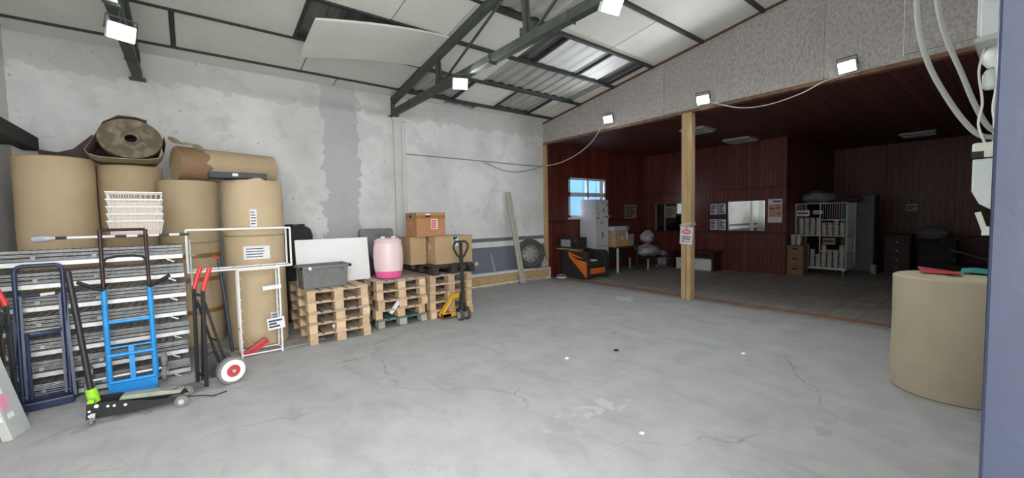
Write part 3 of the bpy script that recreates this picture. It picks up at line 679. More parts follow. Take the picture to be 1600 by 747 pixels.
def paper_on(parent, m, w, h, lines=5, mat=None, name='label', ink=None):
    o = MB().prism([(-w/2,-h/2),(w/2,-h/2),(w/2,h/2),(-w/2,h/2)], .001, m).build(name, mat or m_paper, parent)
    if lines:
        mb = MB()
        for i in range(lines):
            y = h/2-h*(i+1)/(lines+1); l = random.uniform(.45,.82)*w; hh = h*.32/(lines+1)
            mb.prism([(-w*.42,y-hh/1),(-w*.42+l,y-hh),(-w*.42+l,y+hh),(-w*.42,y+hh)], .0008, m @ T(0,0,.001))
        mb.build('print', ink or m_ink, o)
    return o
FX = Matrix(((0,0,-1,0),(-1,0,0,0),(0,1,0,0),(0,0,0,1)))      # local xy on a face looking to -X
FY = Matrix(((1,0,0,0),(0,0,-1,0),(0,1,0,0),(0,0,0,1)))       # local xy on a face looking to -Y
def carton(name, x0,x1,y0,y1,z0,z1, label, mat=m_card, tape=True, rz=0, group='cardboard boxes'):
    t = empty(name, ((x0+x1)/2,(y0+y1)/2,z0), rz=rz, label=label, cat='box', group=group)
    a, b, h = (x1-x0)/2, (y1-y0)/2, z1-z0
    MB().box(-a,a,-b,b,0,h).build('carton', mat, t, bevel=.004)
    MB().box(-a,a,-b,-.003,h,h+.006).build('flap', mat, t); MB().box(-a,a,.003,b,h,h+.006).build('flap', mat, t)
    if tape: Bx(-a-.001,a+.001,-.03,.03,h+.006,h+.008).build('tape', m_tape, t); Bx(-a-.002,-a,-.03,.03,h-.08,h+.008).build('tape', m_tape, t)
    return t, a, b, h
b1,a,b,h = carton('cardboard_box', 3.22,3.95,6.14,6.68,ZB,ZB+.47, 'large open-flapped cardboard box with red hazard diamond on the black pallet', m_card)
hazard(b1, T(-a-.001,-.08,.30) @ FX, .06); paper_on(b1, T(.02,-b-.001,.37) @ FY, .12,.15, 4); Bx(-.02,.06,-b-.002,-b,.42,.47).build('green_tape', m_teal, b1)
paper_on(b1, T(-a-.001,.1,.40) @ FX, .07,.05, 2)
b2,a,b,h = carton('cardboard_box', 2.90,3.19,6.42,6.95,ZB,ZB+.468, 'narrow cardboard box left of the large one, next to the pink drum', m_card)
b3,a,b,h = carton('cardboard_box', 2.98,3.52,6.32,6.76,ZB+.478,ZB+.478+.40, 'orange-brown cardboard box stacked on top of the others', m_card_r)
hazard(b3, T(-a-.001,-.0,.20) @ FX, .045); paper_on(b3, T(.06,-b-.001,.21) @ FY, .13,.18, 5, M('pink_label',(.78,.62,.62),.7), ink=m_inkred); paper_on(b3, T(-.06,-b-.001,.36) @ FY, .09,.05, 0)
Bx(-a-.002,a+.002,-b-.002,b+.002,.30,.36).build('tape_band', m_tape, b3)
sc = empty('dark_case', (2.56,6.98,ZT), label='dark grey padded case standing behind the pink drum', cat='case')
MB().box(-.31,.30,0,.14,0,.77).build('shell', m_cloth, sc, bevel=.05); Bx(-.2,.22,-.012,0,.1,.58).build('front_pocket', m_cloth, sc)
bb = tag(MB().lathe([(.02,0),(.10,.01),(.13,.10),(.11,.25),(.06,.36),(.02,.42)], 16, T(2.28,6.78,ZT)).build('black_bag', m_blackm, smooth=True), 'black bag slumped behind the pink drum', 'bag')
bbr = empty('black_barrel', (1.38,7.55,0), label='black barrel behind the white panel board', cat='barrel')
MB().lathe([(.24,0),(.26,.03),(.265,.5),(.275,.52),(.265,.54),(.265,1.0),(.275,1.02),(.265,1.04),(.262,1.42),(.23,1.52),(.15,1.57)], 36).build('body', m_blackm, bbr, smooth=True); MB().lathe([(.15,1.57),(.15,1.60)], 24).build('lid', m_black, bbr, smooth=True)
for i, (x, y, s, nm, mt_) in enumerate(((3.35,3.25,.03,'white paper scrap on the floor in the middle of the hall',m_paper),(4.0,3.05,.035,'small dark chip on the floor in the middle of the hall',m_blackm),(2.6,1.75,.022,'tiny white scrap on the floor near the camera',m_paper),(5.0,2.0,.03,'white scrap on the floor left of the big right-hand roll',m_paper))):
    tag(MB().lathe([(s*.4,0),(s,.004),(s*.7,s*.5),(s*.2,s*.7)], 7, T(x,y,0) @ RZ(i)).build('floor_scrap', mt_), nm, 'scrap')
# rubbish tucked between the pallets
tag(MB().box(-.11,.11,-.01,.01,-.03,.03, T(2.42,5.99,.30) @ RY(R(-50))).build('paper_scrap', m_paper), 'white strip of paper stuck between the middle pallets', 'paper')
tag(MB().lathe([(.0,0),(.035,.01),(.04,.05),(.03,.09),(.0,.1)], 12, T(1.68,5.97,.215)).build('wood_offcut', m_card), 'small brown lump lying inside the left pallet stack', 'offcut')
tag(MB().lathe([(.028,0),(.028,.09)], 14, T(1.50,5.96,.178) @ RY(R(80))).build('white_cup', m_whitep, smooth=True), 'white cup lying inside the lowest left pallets', 'cup')
tag(MB().grid(lambda u,v:(1.90+.12*u,6.03+.1*v,.452+.03*math.sin(6*u)*v), 5,4,.004).build('blue_rag', M('blue_rag',(.03,.05,.3),.8)), 'blue plastic rag inside the left pallet stack', 'rag')

# ------------------------------------------------------------------ yellow pallet truck
def wheel(mb, c, r, w, axis=AX, n=28): return mb.lathe([(r*.86,-w/2),(r,-w/2+w*.12),(r,w/2-w*.12),(r*.86,w/2)], n, T(*c) @ axis)
pj = empty('pallet_truck', (3.43,5.63,0), label='yellow hand pallet truck with black steering handle', cat='pallet truck')
for s in (-1,1):
    f = MB().box(s*.19-.075,s*.19+.075,.24,1.28,.035,.085); f.build('fork', m_yellow, pj, bevel=.008)
    w = MB(); wheel(w, (s*.19,1.12,.036), .036, .07, AX, 16); w.build('fork_roller', m_black, pj)
    w = MB(); wheel(w, (s*.065,0,.09), .09, .055, AX); wo = w.build('steering_wheel', m_rubber, pj, smooth=True)
    MB().lathe([(.06,-.03),(.06,.03)], 20, T(s*.065,0,.09) @ AX).build('hub', m_galv, wo)
fb = MB(); P = Matrix(((0,0,1,0),(1,0,0,0),(0,1,0,0),(0,0,0,1)))
for s in (-1,1):
    fb.add([(s*.265,.22,.03),(s*.265,.34,.03),(s*.265,.34,.09),(s*.265,.22,.09),(s*.09,.14,.36),(s*.09,.22,.36),(s*.09,.22,.42),(s*.09,.14,.42)], [(0,1,2,3),(4,5,6,7),(0,1,5,4),(1,2,6,5),(2,3,7,6),(3,0,4,7)])
    fb.box(s*.19-.08,s*.19+.08,.20,.34,.03,.09)
fb.box(-.12,.12,.12,.22,.34,.42); fb.box(-.27,.27,.20,.26,.03,.10); fb.build('fork_frame', m_yellow, pj, bevel=.006)
MB().lathe([(.05,.14),(.055,.2),(.045,.36),(.035,.44)], 20, T(0,.04,0)).build('hydraulic_pump', m_black, pj, smooth=True)
MB().box(-.10,.10,-.02,.08,.13,.19).build('axle_fork', m_black, pj, bevel=.01)
MB().lathe([(.012,0),(.012,.07)],10,T(.07,-.01,.22)).build('release_valve', m_galv, pj)
MB().bar((0,0,.24),(-.035,-.02,1.02),.055,.05,(0,1,0)).build('handle_shaft', m_blackm, pj, bevel=.008)
lp = [(-.035,-.02,.98),(-.11,-.02,1.07),(-.165,-.02,1.16),(-.165,-.02,1.23),(-.12,-.02,1.275),(.05,-.02,1.275),(.095,-.02,1.23),(.095,-.02,1.16),(.04,-.02,1.07)]
MB().tube(lp, .018, 10, closed=True).build('handle_loop', m_blackm, pj, smooth=True)
MB().bar((-.035,-.02,1.0),(-.035,-.02,1.27),.04,.035,(0,1,0)).build('lever', m_blackm, pj)

# ------------------------------------------------------------------ stacked wire shelves
m_rail = M('dull_galvanised_rail', (.29,.30,.305), .6, .2, c2=(.42,.43,.44), scale=9, rnd=.1)
def wire_layer(k):
    z = .03+.208*k
    t = empty('wire_shelf', (-.66+random.uniform(-.012,.012),5.66+random.uniform(-.02,.02),z), rz=R(random.uniform(-.8,.8)),
        label='folded galvanised wire shelf, %s of the tall stack' % (['lowest','second from bottom','third from bottom','fourth of seven','third from top','second from top','topmost'][k]), cat='wire shelf', group='stacked galvanised wire shelves')
    X0, X1, D = -.69, .60, .72
    rl = MB(); rl.box(X0,X1,0,.004,0,.042); rl.box(X0,X1,0,.03,.038,.042); rl.build('front_rail', m_galv, t)
    Bx(X0,X1,D-.004,D,0,.05).build('rear_rail', m_galv, t)
    for x in (X0,X1): Bx(x-.002,x+.002,0,D,0,.05).build('side_rail', m_galv, t)
    for q in range(3):
        mb = MB(); zz = .058+.034*q; dy = random.uniform(.0,.03); fbm = MB(); tl = random.uniform(-.006,.006)
        for i in range(2): fbm.bar((X0,.004+dy+i*.014,zz+.011*i-tl),(X1,.004+dy+i*.014,zz+.011*i+tl),.007)
        fbm.build('front_wires', m_rail, t)
        for i in range(9): mb.bar((X0,.06+i*.078,zz-.006),(X1,.06+i*.078,zz-.006),.005)
        for i in range(21):
            x = X0+.02+i*.06; mb.bar((x,dy,zz),(x,D-.02,zz),.005)
        mb.build('wire_mesh', m_wire, t)
    for x in (X0+.22, X0+.62, X0+1.0):
        Bx(x-.016,x+.016,-.006,0,.06,.09).build('hook_plate', m_rail, t)
    MB().bar((X1-.13,-.004,-.004),(X1-.07,-.012,-.035),.006,.012).build('stay', m_galv, t)
    return t
for k in range(7): wire_layer(k)
random.seed(5)
ep = empty('mesh_end_panel', (.0,5.66,0), label='upright galvanised wire end panel beside the shelf stack', cat='wire panel')
for y in (0,.62): MB().tube([(0,y,.0),(0,y,1.47)], .009, 8).build('upright', m_galv, ep)
mb = MB()
for i in range(10): mb.tube([(-.008,0,.1+.148*i),(.012,.02,.1+.148*i),(.0,.62,.1+.148*i)], .004, 5)
mb.build('wires', m_wire, ep)
# striped pole, baskets
zt = 1.50
spo = empty('striped_pole', (-.6,5.80,zt+.03), rz=R(-1), label='black and white striped pole wrapped in plastic, lying on the wire shelves', cat='pole')
for i in range(12):
    x0 = -.42+.085*i; (MB().tube([(x0,0,0),(x0+.085,0,0)], .013, 10)).build('stripe', m_whitep if i in (1,2,3,4,6,8,10) else m_black, spo)
MB().tube([(-.56,0,-.005),(-.50,0,.0),(-.46,0,.0),(-.41,0,0)], [.03,.036,.03,.016], 10).build('wrapped_end', m_plastic, spo, smooth=True)
for k in range(5):
    zz = zt+.015+.075*k; w, d = .40, .26
    t = empty('wire_basket', (-.435,5.98,zz), rz=R(random.uniform(-2,2)), label='white wire basket, %s of the nested pile on the wire shelves' % (['lowest','second from bottom','middle','second from top','topmost empty'][k]), cat='basket', group='nested white wire baskets')
    hh = .17
    def ring(z, g, r): 
        return MB().tube([(-w/2-g,-d/2-g,z),(w/2+g,-d/2-g,z),(w/2+g,d/2+g,z),(-w/2-g,d/2+g,z)], r, 6, closed=True)
    ring(hh, .02, .007).build('rim', m_whitew, t); ring(hh*.5, .005, .004).build('hoop', m_whitew, t)
    wr = MB()
    for i in range(11):
        x = -w/2+w*i/10; 
        for s in (-1,1): wr.bar((x*.93,s*(d/2-.02),0),(x*1.08,s*(d/2+.018),hh),.004)
        wr.bar((x*.93,-d/2+.02,0),(x*.93,d/2-.02,0),.004)
    for i in range(7):
        y = -d/2+d*i/6
        for s in (-1,1): wr.bar((s*(w/2-.02),y*.9,0),(s*(w/2+.018),y*1.1,hh),.004)
    wr.build('wires', m_whitew, t)
    if k < 4: taper(-w/2+.02,w/2-.02,-d/2+.03,d/2-.03,.006,.145,.008,.006).build('liner', M('pinkish_liner%d'%k if 0 else 'pinkish_liner',(.66,.56,.49),.8), t)

# ------------------------------------------------------------------ hand trucks
bt = empty('hand_truck', (-.50,5.42,0), label='bright blue stair-climbing hand truck with dark upper frame', cat='hand truck')
for s in (-1,1):
    MB().tube([(s*.165,.03,.10),(s*.165,.02,.6),(s*.163,.01,1.03)], .022, 12).build('upright', m_blue, bt, smooth=True)
    MB().tube([(s*.163,.01,1.02),(s*.16,.0,1.60)], .016, 10).build('extension', m_brownblk, bt, smooth=True)
    MB().tube([(s*.163,.0,1.03),(s*.22,-.02,1.06),(s*.325,-.05,1.13)], .017, 10).build('side_grip', m_black, bt, smooth=True)
    tri = MB()
    sw_ = .235 if s > 0 else .31
    C3 = [(s*sw_,.08+.085*math.cos(R(a)),.165+.085*math.sin(R(a))) for a in (210,330,90)]
    for c in C3:
        tri.bar((s*sw_,.08,.165), c, .012, .03); 
    star = tri.build('wheel_star', m_blue, bt)
    for c in C3:
        w = MB(); wheel(w, c, .078, .04, AX, 24); wo = w.build('wheel', m_tyre, bt, smooth=True)
        MB().lathe([(.028,-.024),(.028,.024)], 14, T(*c) @ AX).build('hub', m_galv, wo)
    MB().add([(s*.185,.03,.10),(s*.185,.17,.10),(s*.185,.12,.28),(s*.185,.03,.3),(s*.19,.03,.10),(s*.19,.17,.10),(s*.19,.12,.28),(s*.19,.03,.3)], [(0,1,2,3),(7,6,5,4),(0,4,5,1),(1,5,6,2),(2,6,7,3),(3,7,4,0)]).build('side_plate', m_blue, bt)
MB().tube([(-.16,0,1.60),(.16,0,1.60)], .014, 8).build('top_bar', m_brownblk, bt)
MB().tube([(-.16,.005,1.28),(-.13,.0,1.33),(-.06,0,1.345),(.06,0,1.345),(.13,0,1.33),(.16,.005,1.28)], .012, 8).build('hoop', m_black, bt, smooth=True)
for z, r in ((.71,.017),(.385,.02),(.46,.010),(.12,.02)): MB().tube([(-.165,.022,z),(.165,.022,z)], r, 10).build('cross_bar', m_blue, bt, smooth=True)
Bx(-.02,.02,.01,.03,.12,.46).build('centre_strap', m_blue, bt)
MB().tube([(-.32,.08,.165),(.25,.08,.165)], .012, 8).build('axle', m_galv, bt)
MB().box(-.18,.18,-.20,.03,.02,.032, RX(R(0))).build('toe_plate', m_blue, bt, bevel=.004); MB().box(-.18,.18,.01,.03,.02,.13).build('toe_back', m_blue, bt)

def red_truck(loc, rz, label, name='hand_truck', toe=.27):
    t = empty(name, loc, rz=rz, label=label, cat='hand truck')
    for s in (-1,1):
        MB().bar((0,s*.115,.015),(.015,s*.115,1.0),.03,.03,(0,1,0)).build('upright', m_black, t, bevel=.003)
        MB().tube([(.015,s*.115,.98),(.05,s*.115,1.10),(.085,s*.115,1.20)], .021, 10).build('grip', m_red, t, smooth=True)
        MB().tube([(.20,s*.10,.13),(.11,s*.10,.5),(.03,s*.10,.86)], .012, 8).build('strut', m_black, t)
        w = MB(); wheel(w, (.20,s*.19,.135), .135, .075, AY, 36); wo = w.build('tyre', m_rubber if s > 0 else m_tyre, t, smooth=True)
        MB().lathe([(.055,s*.041),(.108,s*.040),(.115,s*.034)], 32, T(.20,s*.19,.135) @ AY, cap=True).build('white_wall', m_whitep if s < 0 else m_redrim, wo, smooth=True)
        MB().lathe([(.01,s*.046),(.03,s*.047),(.062,s*.043)], 28, T(.20,s*.19,.135) @ AY).build('rim', m_redrim, wo, smooth=True)
        MB().lathe([(.016,s*.045),(.016,s*.056)], 12, T(.20,s*.19,.135) @ AY).build('hub_cap', m_galv, wo)
    for z in (.10,.80,.93): MB().bar((.01,-.115,z),(.01,.115,z),.02).build('cross_bar', m_black, t)
    for s in (-.4,.4): MB().bar((.018,s*.115,.04),(.05,s*.06,.90),.016).build('folded_arm', m_black, t)
    MB().bar((.115,-.10,.45),(.115,.10,.45),.014).build('brace', m_black, t)
    MB().tube([(.20,-.21,.135),(.20,.21,.135)], .012, 8).build('axle', m_galv, t)
    MB().box(-toe,.01,-.14,.14,.008,.016).build('toe_plate', m_tyre, t)
    return t
red_truck((.03,5.15,0), R(17), 'black hand truck with red grips and white-walled wheel')
red_truck((-1.24,5.24,0), R(176), 'dark hand truck with red grip at the left picture edge', toe=.06)
nt_ = empty('folding_trolley', (-1.09,5.55,0), rz=R(6), label='navy blue folding trolley leaning on the wire shelves', cat='trolley')
def hoop(w, zt, y0, y1, r, rad=.05, z0=.03):
    p = [(-w,y0,z0),(-w,y1,zt-rad)]+[(-w+rad-rad*math.cos(R(a)),y1,zt-rad+rad*math.sin(R(a))) for a in (30,60,90)]+[(w-rad+rad*math.sin(R(a)),y1,zt-rad+rad*math.cos(R(a))) for a in (0,30,60)]+[(w,y1,zt-rad),(w,y0,z0)]
    return MB().tube(p, r, 10)
hoop(.145,1.29,-.02,.05,.017).build('outer_hoop', m_navy, nt_, smooth=True)
for s in (-1,1):
    MB().bar((s*.185-.01,-.06,.06),(s*.150,.05,.98),.022,.03,(0,1,0)).build('side_rail', m_navy, nt_)
    MB().bar((s*.118,-.05,.10),(s*.118,.04,1.02),.018,.025,(0,1,0)).build('inner_rail', m_navy, nt_)
    w = MB(); wheel(w, (s*.17,.10,.075), .075, .035, AX, 24); w.build('wheel', m_rubber, nt_, smooth=True)
for z, y in ((1.02,.04),(.66,.02),(.12,-.03)): MB().tube([(-.15,y,z),(.15,y,z)], .013, 8).build('cross_bar', m_navy, nt_)
MB().tube([(0,.04,1.02),(.09,.04,1.025)], .015, 8).build('yellow_sleeve', m_ivory, nt_)
MB().box(-.17,.17,-.10,.02,.015,.09, RX(R(6))).build('folded_platform', m_navy, nt_, bevel=.01)
MB().tube([(-.09,-.06,.10),(-.09,-.055,.70),(.12,-.05,.70)], .014, 8).build('folded_arm', m_navy, nt_)

# floor jack
fj = empty('floor_jack', (-.70,4.90,0), rz=R(-9), label='low black trolley jack with lime green handle socket', cat='floor jack')
for s in (-1,1):
    MB().prism([(-.03,.035),(.10,.03),(.50,.05),(.62,.045),(.60,.085),(.40,.10),(.14,.155),(-.02,.16)], .008, T(0,s*.10,0) @ RX(R(90))).build('side_plate', m_black, fj)
    w = MB(); wheel(w, (.60,s*.125,.05), .05, .035, AY, 24); wo = w.build('front_wheel', m_tyre, fj, smooth=True); MB().lathe([(.022,-.021),(.022,.021)],14,T(.60,s*.125,.05)@AY).build('hub', m_galv, wo)
    for (x,z,r) in ((.04,.135,.016),(.11,.12,.011),(.15,.115,.011),(.22,.105,.012),(-.005,.06,.012),(-.005,.10,.010)):
        MB().lathe([(r,0),(r*.8,.006)], 14, T(x,s*.10-(.009 if s<0 else -.001),z) @ RX(R(90 if s<0 else -90))).build('bolt', m_whitep, fj)
    w = MB(); wheel(w, (.02,s*.10-.05*(1 if s<0 else -1),.03), .03, .022, AX, 16); w.build('rear_caster', m_tyre, fj, smooth=True)
    MB().bar((.02,s*.12,.08),(.02,s*.15,.035),.03,.02).build('caster_fork', m_galv, fj)
MB().box(.12,.48,-.085,.085,.05,.07).build('base_pan', m_blackm, fj)
MB().prism([(.16,.13),(.58,.10),(.60,.125),(.46,.15),(.18,.165)], .10, T(0,.05,0) @ RX(R(90))).build('lifting_arm', M('greasy_green_grey',(.24,.27,.21),.6,c2=(.34,.37,.30),scale=9), fj, bevel=.006)
MB().lathe([(.055,0),(.06,.012),(.045,.02)], 24, T(.50,0,.145)).build('saddle', m_tyre, fj, smooth=True)
MB().tube([(.0,0,.14),(-.012,.0,.20),(-.02,0,.26)], .038, 14).build('handle_socket', m_green, fj, smooth=True)
MB().lathe([(.022,0),(.022,.05)], 12, T(.0,-.04,.17) @ RX(R(90))).build('socket_knob', m_green, fj)
MB().tube([(-.02,0,.25),(-.065,.015,.75),(-.115,.03,1.27)], .022, 12).build('handle', m_black, fj, smooth=True)
MB().tube([(.62,-.05,.06),(.70,-.06,.05),(.74,-.02,.03),(.82,-.04,.015),(.92,.02,.015)], .006, 6).build('release_hose', m_black, fj)

# grey graffiti board, left edge
gb = empty('grey_board', (-1.12,4.93,0), rz=R(-14), label='grey board with coloured paint marks leaning at the left picture edge', cat='board')
mt = RY(R(-13))
MB().box(-.06,.0,-.11,.11,0,1.5, mt).build('board', m_greyboard, gb, bevel=.006)
for (z0,z1,y0,y1,m_) in ((.62,.70,-.1,.0,m_pinkp),(.52,.60,-.08,.02,m_yellowp),(.36,.50,-.1,-.02,m_whitep),(.24,.36,-.09,.0,m_pinkp),(.16,.2,-.06,.0,m_whitep)):
    MB().box(-.001,.002,y0,y1,z0,z1, mt).build('paint_mark', m_, gb); MB().box(-.05,-.01,-.112,-.109,z0,z1, mt).build('paint_mark', m_, gb)

# white wire racks
wr1 = empty('wire_rack', (.49,5.97,1.09), label='long white wire rack lying across the upright rack and wire shelves', cat='rack')
def rail(pts, r=.0115): return MB().tube(pts, r, 8)
for z in (.0,.48):
    rail([(-.52,-.12,z),(.52,-.12,z),(.52,.12,z),(-.52,.12,z)]) .build('end_frame', m_whitew, wr1) if 0 else None
    for y in (-.12,.18): rail([(-.52,y,z),(.52,y,z)]).build('long_rail', m_whitew, wr1)
    for i in range(8): rail([(-.52+1.04*i/7,-.12,z),(-.52+1.04*i/7,.18,z)], .009).build('rung', m_whitew, wr1)
for x in (-.52,.52):
    for y in (-.12,.18): rail([(x,y,0),(x,y,.48)]).build('corner_post', m_whitew, wr1)
wr2 = empty('wire_rack', (.65,5.97,.0), label='upright white wire rack standing in front of the lower paper roll', cat='rack')
for x in (-.215,.215):
    for y in (-.12,.12): rail([(x,y,.0),(x,y,1.075)]).build('post', m_whitew, wr2)
    for i in range(7): MB().bar((x-(.02 if x>0 else -.02)*0,-.10,.18+.13*i),(x-.03*(1 if x>0 else -1),-.10,.195+.13*i),.006).build('hook', m_whitew, wr2)
for z in (.03,1.07):
    for y in (-.12,.12): rail([(-.215,y,z),(.215,y,z)], .009).build('cross_rail', m_whitew, wr2)
    for x in (-.215,.215): rail([(x,-.12,z),(x,.12,z)], .009).build('side_rail', m_whitew, wr2)
paper_on(wr2, T(.13,-.132,.83) @ FY @ RZ(R(3)), .20,.05, 0, name='paper_strip'); paper_on(wr2, T(.155,-.134,.37) @ FY @ RZ(R(4)), .19,.145, 3, name='paper_sheet')
bro = empty('broom', (.47,5.93,0), label='red dust brush with wooden stick inside the upright white rack', cat='brush')
MB().box(-.15,.15,-.03,.03,.0,.055, T(.12,0,.075) @ RY(R(-32))).build('brush_head', m_redrim, bro, bevel=.012)
MB().box(-.15,.15,-.025,.025,-.03,0, T(.12,0,.075) @ RY(R(-32))).build('bristles', m_red, bro)
MB().tube([(.08,.0,.12),(-.0,.05,.26),(-.06,.08,.36)], .009, 8).build('stick', M('orange_stick',(.55,.28,.09),.6), bro)
pol = empty('blue_pole', (.36,6.22,.3), label='blue-grey pole with red tip leaning behind the racks', cat='pole')
MB().tube([(.0,0,-.28),(-.04,.02,.30),(-.09,.03,.90)], .018, 10).build('shaft', M('blue_grey_metal',(.05,.07,.10),.4,.3), pol, smooth=True)
MB().tube([(-.09,.03,.90),(-.13,.02,.935),(-.15,.02,.935)], .012, 8).build('red_tip', m_red, pol)

# leaning plank and tyre by the ledge
pk = empty('leaning_plank', (6.42,7.70,0), label='long grey plank leaning against the white wall', cat='plank')
MB().bar((0,0,.02),(-.20,.28,2.27),.15,.04,(0,1,0)).build('plank', m_plankg, pk); MB().bar((.02,-.03,.02),(-.175,.25,2.2),.05,.03,(0,1,0)).build('batten', m_plankg, pk)
ty = empty('car_tyre', (6.78,7.84,.335+.372), label='car wheel with steel rim standing on the ledge', cat='tyre')
mt = RZ(R(-28)) @ RX(R(-12)) @ AY
MB().lathe([(.24,-.09),(.30,-.105),(.35,-.10),(.37,-.07),(.372,.0),(.37,.07),(.35,.10),(.30,.105),(.24,.09)], 44, mt, cap=False).build('tyre', m_rubber, ty, smooth=True)
MB().lathe([(.235,-.09),(.225,-.04),(.20,-.02),(.12,-.05),(.05,-.045),(.0,-.045)], 36, mt, cap=False).build('steel_rim', M('grey_steel_rim',(.20,.19,.18),.5,.4,c2=(.28,.27,.25),scale=6), ty, smooth=True)
for k in range(8): MB().lathe([(.018,0),(.018,.006)],10, mt @ T(.16*math.cos(k*math.pi/4),.16*math.sin(k*math.pi/4),-.05)).build('vent_hole', m_core, ty)
tag(MB().tube([(5.72,7.9,.34),(5.66,7.98,.78)], .012, 8).build('metal_rod', m_galv), 'thin metal rod leaning above the ledge left of the plank', 'rod')
so = empty('wall_socket', (5.22,YB,.56), label='pinkish wall socket box on the grey dado', cat='socket'); MB().box(-.10,.10,-.04,0,-.05,.05).build('box', M('pinkish_socket',(.5,.38,.38),.5), so, bevel=.006); Bx(-.09,.09,-.046,-.04,-.02,.03).build('cover', m_ivory, so)

# ------------------------------------------------------------------ wooden post with warning sign
ps = empty('timber_post', (7.53,4.04,0), label='raw timber post supporting the header', cat='post')
MB().box(-.08,.08,-.093,-.007,0,3.545).build('left_half', m_batten, ps, bevel=.004); MB().box(-.08,.08,.007,.093,0,3.545).build('right_half', m_batten, ps, bevel=.004)
MB().box(-.078,.0,-.008,.008,1.2,3.545).build('filler', m_batten, ps)
for z in (1.42,1.45): MB().tube([(-.095,-.108,z+.02),(-.095,.108,z-.015),(.095,.108,z-.01),(.095,-.108,z+.02)], .008, 6, closed=True).build('rope', m_cablew, ps)
sg = empty('warning_sign', (7.43,4.02,1.23), label='white and red warning sign tied to the timber post', cat='sign')
mS = FX @ RZ(R(-3))
MB().prism([(-.125,-.165),(.125,-.165),(.125,.165),(-.125,.165)], .004, mS).build('plate', m_paper, sg)
ov = [(.092*math.cos(R(a)),.045*math.sin(R(a))+.075) for a in range(0,360,15)]
MB().prism(ov, .002, mS @ T(0,0,.004)).build('red_oval', m_inkred, sg)
MB().prism([(-.062,.055),(.062,.055),(.062,.095),(-.062,.095)], .001, mS @ T(0,0,.006)).build('white_text_bar', M('pale_pink_print',(.80,.45,.50),.7), sg)
for (x0,x1,y0,y1,mm) in ((-.085,-.035,-.01,-.03,m_ink),(-.03,.04,-.01,-.03,m_ink),(.05,.085,-.01,-.03,m_ink),(-.085,.0,-.05,-.07,m_ink),(.01,.08,-.05,-.07,m_ink),(-.095,-.01,-.10,-.115,m_ink),(.0,.09,-.10,-.115,m_inkred),(-.02,.025,.135,.155,m_inkred)):
    MB().prism([(x0,y1),(x1,y1),(x1,y0),(x0,y0)], .001, mS @ T(0,0,.005)).build('print', mm, sg)

# ------------------------------------------------------------------ annex ceiling lights
def tube_light(x, y, ln, label, rz=0):
    t = empty('fluorescent_fitting', (x,y,3.58), rz=rz, label=label, cat='ceiling light', group='unlit fluorescent fittings')
    MB().box(-.30,.30,-ln/2,ln/2,-.05,0).build('tray', m_tubeoff, t, bevel=.006)
    for i in range(2): MB().tube([(-.13+.26*i,-ln/2+.03,-.066),(-.13+.26*i,ln/2-.03,-.066)], .014, 8).build('tube', m_whitep, t)
    for i in range(9): Bx(-.28,.28,-ln/2+.06+i*(ln-.12)/8-.002,-ln/2+.06+i*(ln-.12)/8+.002,-.085,-.05).build('louvre', m_tubeoff, t)
tube_light(9.25,4.74,.56,'unlit louvred ceiling light behind the timber post', 0)
tube_light(11.45,4.72,.66,'unlit ceiling light between the post and the far wall corner', R(0))
tube_light(14.6,1.75,.66,'unlit ceiling light deep in the right part of the annex')

# ------------------------------------------------------------------ notices, mirror, inner window on the far wall
mi = empty('wall_mirror', (XFAR-.0,4.83,1.555), label='frameless wall mirror on the far red wall', cat='mirror')
Bx(-.025,-.004,-.49,.49,-.425,.425).build('backing', m_redtrim, mi); Bx(-.032,-.025,-.475,.475,-.41,.41).build('glass', m_glass, mi)
nbd = empty('notice_board', (XFAR,5.60,1.55), label='notice board with four sheets left of the mirror', cat='notice board')
Bx(-.028,-.004,-.27,.27,-.43,.43).build('board', m_redtrim, nbd)
for (y,z) in ((.115,.215),(-.125,.22),(.115,-.235),(-.125,-.24)): paper_on(nbd, T(-.029,y,z) @ FX, .21,.31, 6, name='sheet')
pst = empty('poster', (XFAR-.02,4.12,1.68), label='poster with an orange landscape print beside the mirror', cat='poster')
MB().prism([(-.165,-.31),(.165,-.31),(.165,.31),(-.165,.31)], .003, FX).build('paper', m_paper, pst)
MB().prism([(-.15,-.16),(.15,-.16),(.15,.17),(-.15,.17)], .001, FX @ T(0,0,.003)).build('picture', m_poster, pst)
MB().prism([(-.05,.23),(.14,.23),(.14,.265),(-.05,.265)], .001, FX @ T(0,0,.003)).build('headline', m_ink, pst)
for (x0,x1,y) in ((.04,.14,-.09),(-.12,-.02,.05),(.02,.12,.06)): MB().prism([(x0,y),(x1,y),(x1,y+.025),(x0,y+.025)], .001, FX @ T(0,0,.004)).build('print', m_darkcard, pst)
iw = empty('window_2', (XFAR,7.1,1.53), label='dark interior window left of the timber post', cat='window', kind='structure')
Bx(-.02,-.004,-.50,.52,-.43,.44).build('pane', m_darkglass, iw)
for y in (.50,.18,-.48): Bx(-.04,-.02,y-.015,y+.015,-.43,.44).build('window_frame', M('beige_frame',(.30,.27,.22),.6), iw)
Bx(-.045,-.02,-.5,.52,-.46,-.43).build('window_sill', m_redtrim, iw); paper_on(iw, T(-.022,.0,.18) @ FX, .38,.36, 5, m_papery, 'yellow_sheet')
yn = empty('yellow_notice', (11.35,YB-.002,1.75), label='yellow notice sheet on the red wall right of the fridge', cat='notice')
paper_on(yn, FY, .62,.44, 5, m_papery, 'sheet')
tp_ = empty('thermometer', (10.15,YB-.0,1.62), label='small grey strip fixed to the red wall beside the fridge', cat='strip'); Bx(-.14,.14,-.03,0,-.03,.03).build('strip', m_cable, tp_)

